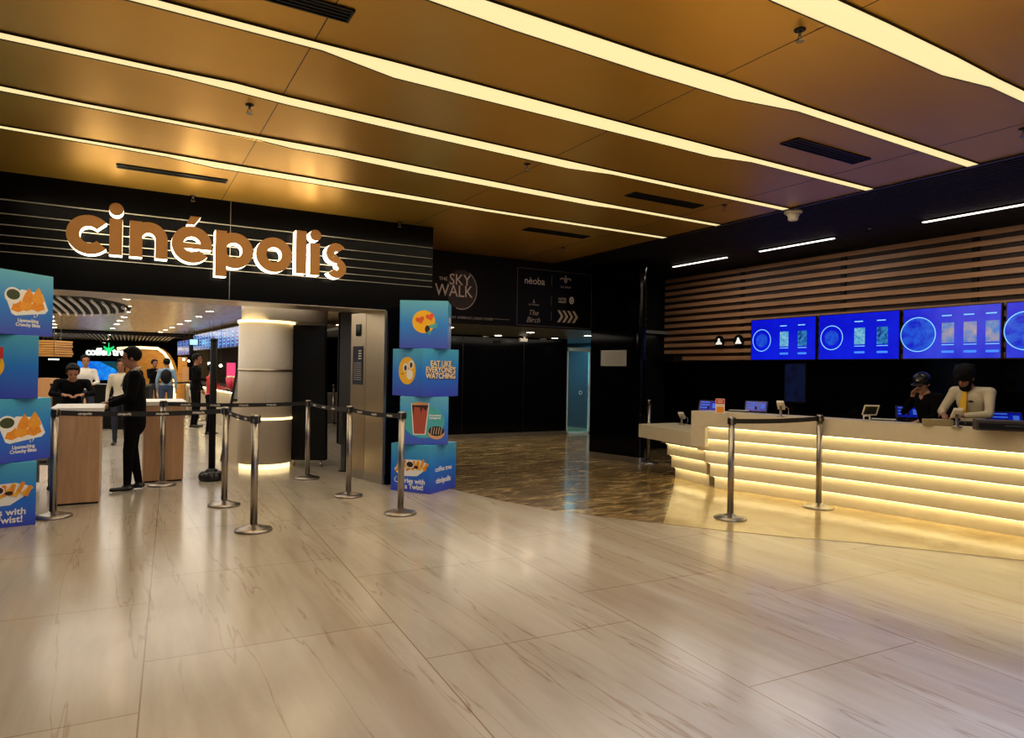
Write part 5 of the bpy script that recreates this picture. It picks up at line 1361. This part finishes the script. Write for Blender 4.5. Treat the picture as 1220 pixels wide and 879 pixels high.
# cashier with cap
def pnt(px, z, x): # point on plane X=x at pixel column
    p = onx(px, 470, x); return p
pA = onx(1106, 470, 8.35)
def ex_none(*a): pass
person('cashier in black with a black cap, hand at the chin, behind the counter', (8.35, pA.y, 0), face_dir(-0.8, 0.25), 0.93,
       J=dict(hed=(0, .10, 1.53), nek=(0, .05, 1.42), che=(0, .03, 1.26), er=(.2, .18, 1.16), wr=(.05, .19, 1.38), el=(-.19, .1, 1.12), wl=(-.1, .24, 1.06)),
       top='suit', legs='suit', skin='skin_pale', hairkind='cap', headrot=(20, -22))
def tie(t, j, h, s):
    bm = bmesh.new(); c = j['che']; n_ = j['nek']
    pts_ = [(n_ + Vector((0, .075, -.05)) * s), (c + Vector((.005, .125, .03)) * s), (c + Vector((.01, .135, -.1)) * s), (j['wai'] + Vector((.01, .115, .0)) * s)]
    for a, b_, r0, r1 in ((0, 1, .03, .038), (1, 2, .038, .046), (2, 3, .046, .03)): capsule(bm, pts_[a], pts_[b_], r0 * s, r1 * s, .35, side=(1, 0, 0))
    remesh('yellow_scarf', bm, .01, 1, ['yellow'], t)['label'] = 'bright yellow neck scarf'
    bm = bmesh.new(); sph(bm, c + Vector((-.075, .125, .01)) * s, (.03 * s, .01 * s, .012 * s)); link('name_badge', bm, 'black_metal', t)
pB = onx(1160, 470, 8.35)
person('cashier in a cream shirt with a yellow scarf and black turban, looking down', (8.35, pB.y, 0), face_dir(-0.9, 0.1), 1.02,
       J=dict(hed=(0, .15, 1.47), nek=(0, .08, 1.36), che=(0, .04, 1.21), sr=(.19, .03, 1.32), sl=(-.19, .03, 1.32), er=(.26, .15, 1.09), wr=(.12, .32, 1.07), el=(-.26, .15, 1.09), wl=(-.1, .33, 1.07)),
       top='shirt_cream', legs='suit', skin='skin', hairkind='turban', headrot=(0, -30), extras=tie)
# woman / man seated behind first desk
g = at(85, 500, 9.6)
person('person in black bending over the desk beside the left cube tower', (g.x, g.y, 0), face_dir(0.1, -1.0), 0.95,
       J=dict(hed=(0, .22, 1.44), nek=(0, .13, 1.34), che=(0, .07, 1.19), sr=(.18, .08, 1.29), sl=(-.18, .08, 1.29), er=(.26, .2, 1.13), wr=(.12, .32, 1.12), el=(-.26, .2, 1.13), wl=(-.12, .32, 1.12)),
       top='suit', legs='suit', skin='skin', hairkind='short', headrot=(0, -25), jacket=None, voxel=0.013)
FAR = [
 (101, 497, 14.0, 'barista in a pale shirt before the blue video wall', (0.2, -1), 0.98, 'shirt_white', 'navy', dict(er=(.22, .1, 1.14), wr=(.1, .3, 1.12), el=(-.22, .1, 1.14), wl=(-.08, .32, 1.1)), 'short'),
 (144, 497, 12.5, 'person in pale yellow partly hidden behind the suited man', (-0.2, -1), 0.93, 'shirt_cream', 'navy', None, 'long'),
 (183, 491, 20.0, 'person in a dark top holding up a phone before the lit alcove', (0.5, -1), 0.97, 'suit', 'navy', dict(er=(.22, .12, 1.16), wr=(.07, .26, 1.36), el=(-.22, .12, 1.16), wl=(-.05, .27, 1.36)), 'short'),
 (198, 493, 18.0, 'person with a black backpack and pale blue shirt before the alcove', (0.1, 1), 0.98, mat('pale_blue', (130, 160, 185), 0.8).name, 'denim', None, 'short'),
 (233, 500, 16.2, 'tall dark clad customer standing at the snack counter', (0.9, -0.4), 1.04, 'suit', 'suit', dict(er=(.22, .1, 1.14), wr=(.16, .3, 1.12)), 'short'),
 (251, 505, 14.6, 'customer in a red top by the tall black post', (0.9, -0.4), 0.9, 'red', 'suit', dict(er=(.22, .1, 1.14), wr=(.16, .3, 1.12), el=(-.22, .1, 1.14), wl=(-.16, .3, 1.12)), 'short'),
]
for px, py, d_, l, fd, s_, tp, lg, J_, hk in FAR:
    p = at(px, 470, d_)
    def pack(t, j, h, s):
        bm = bmesh.new(); sph(bm, (0, -.17 * s, 1.22 * s), (.14 * s, .09 * s, .2 * s)); link('backpack', bm, 'black_matte', t, True)
    person(l, (p.x, p.y, 0), face_dir(*fd), s_, J=J_, top=tp, legs=lg, hairkind=hk, voxel=0.018, extras=pack if 'backpack' in l else None, group='distant people in the foyer')
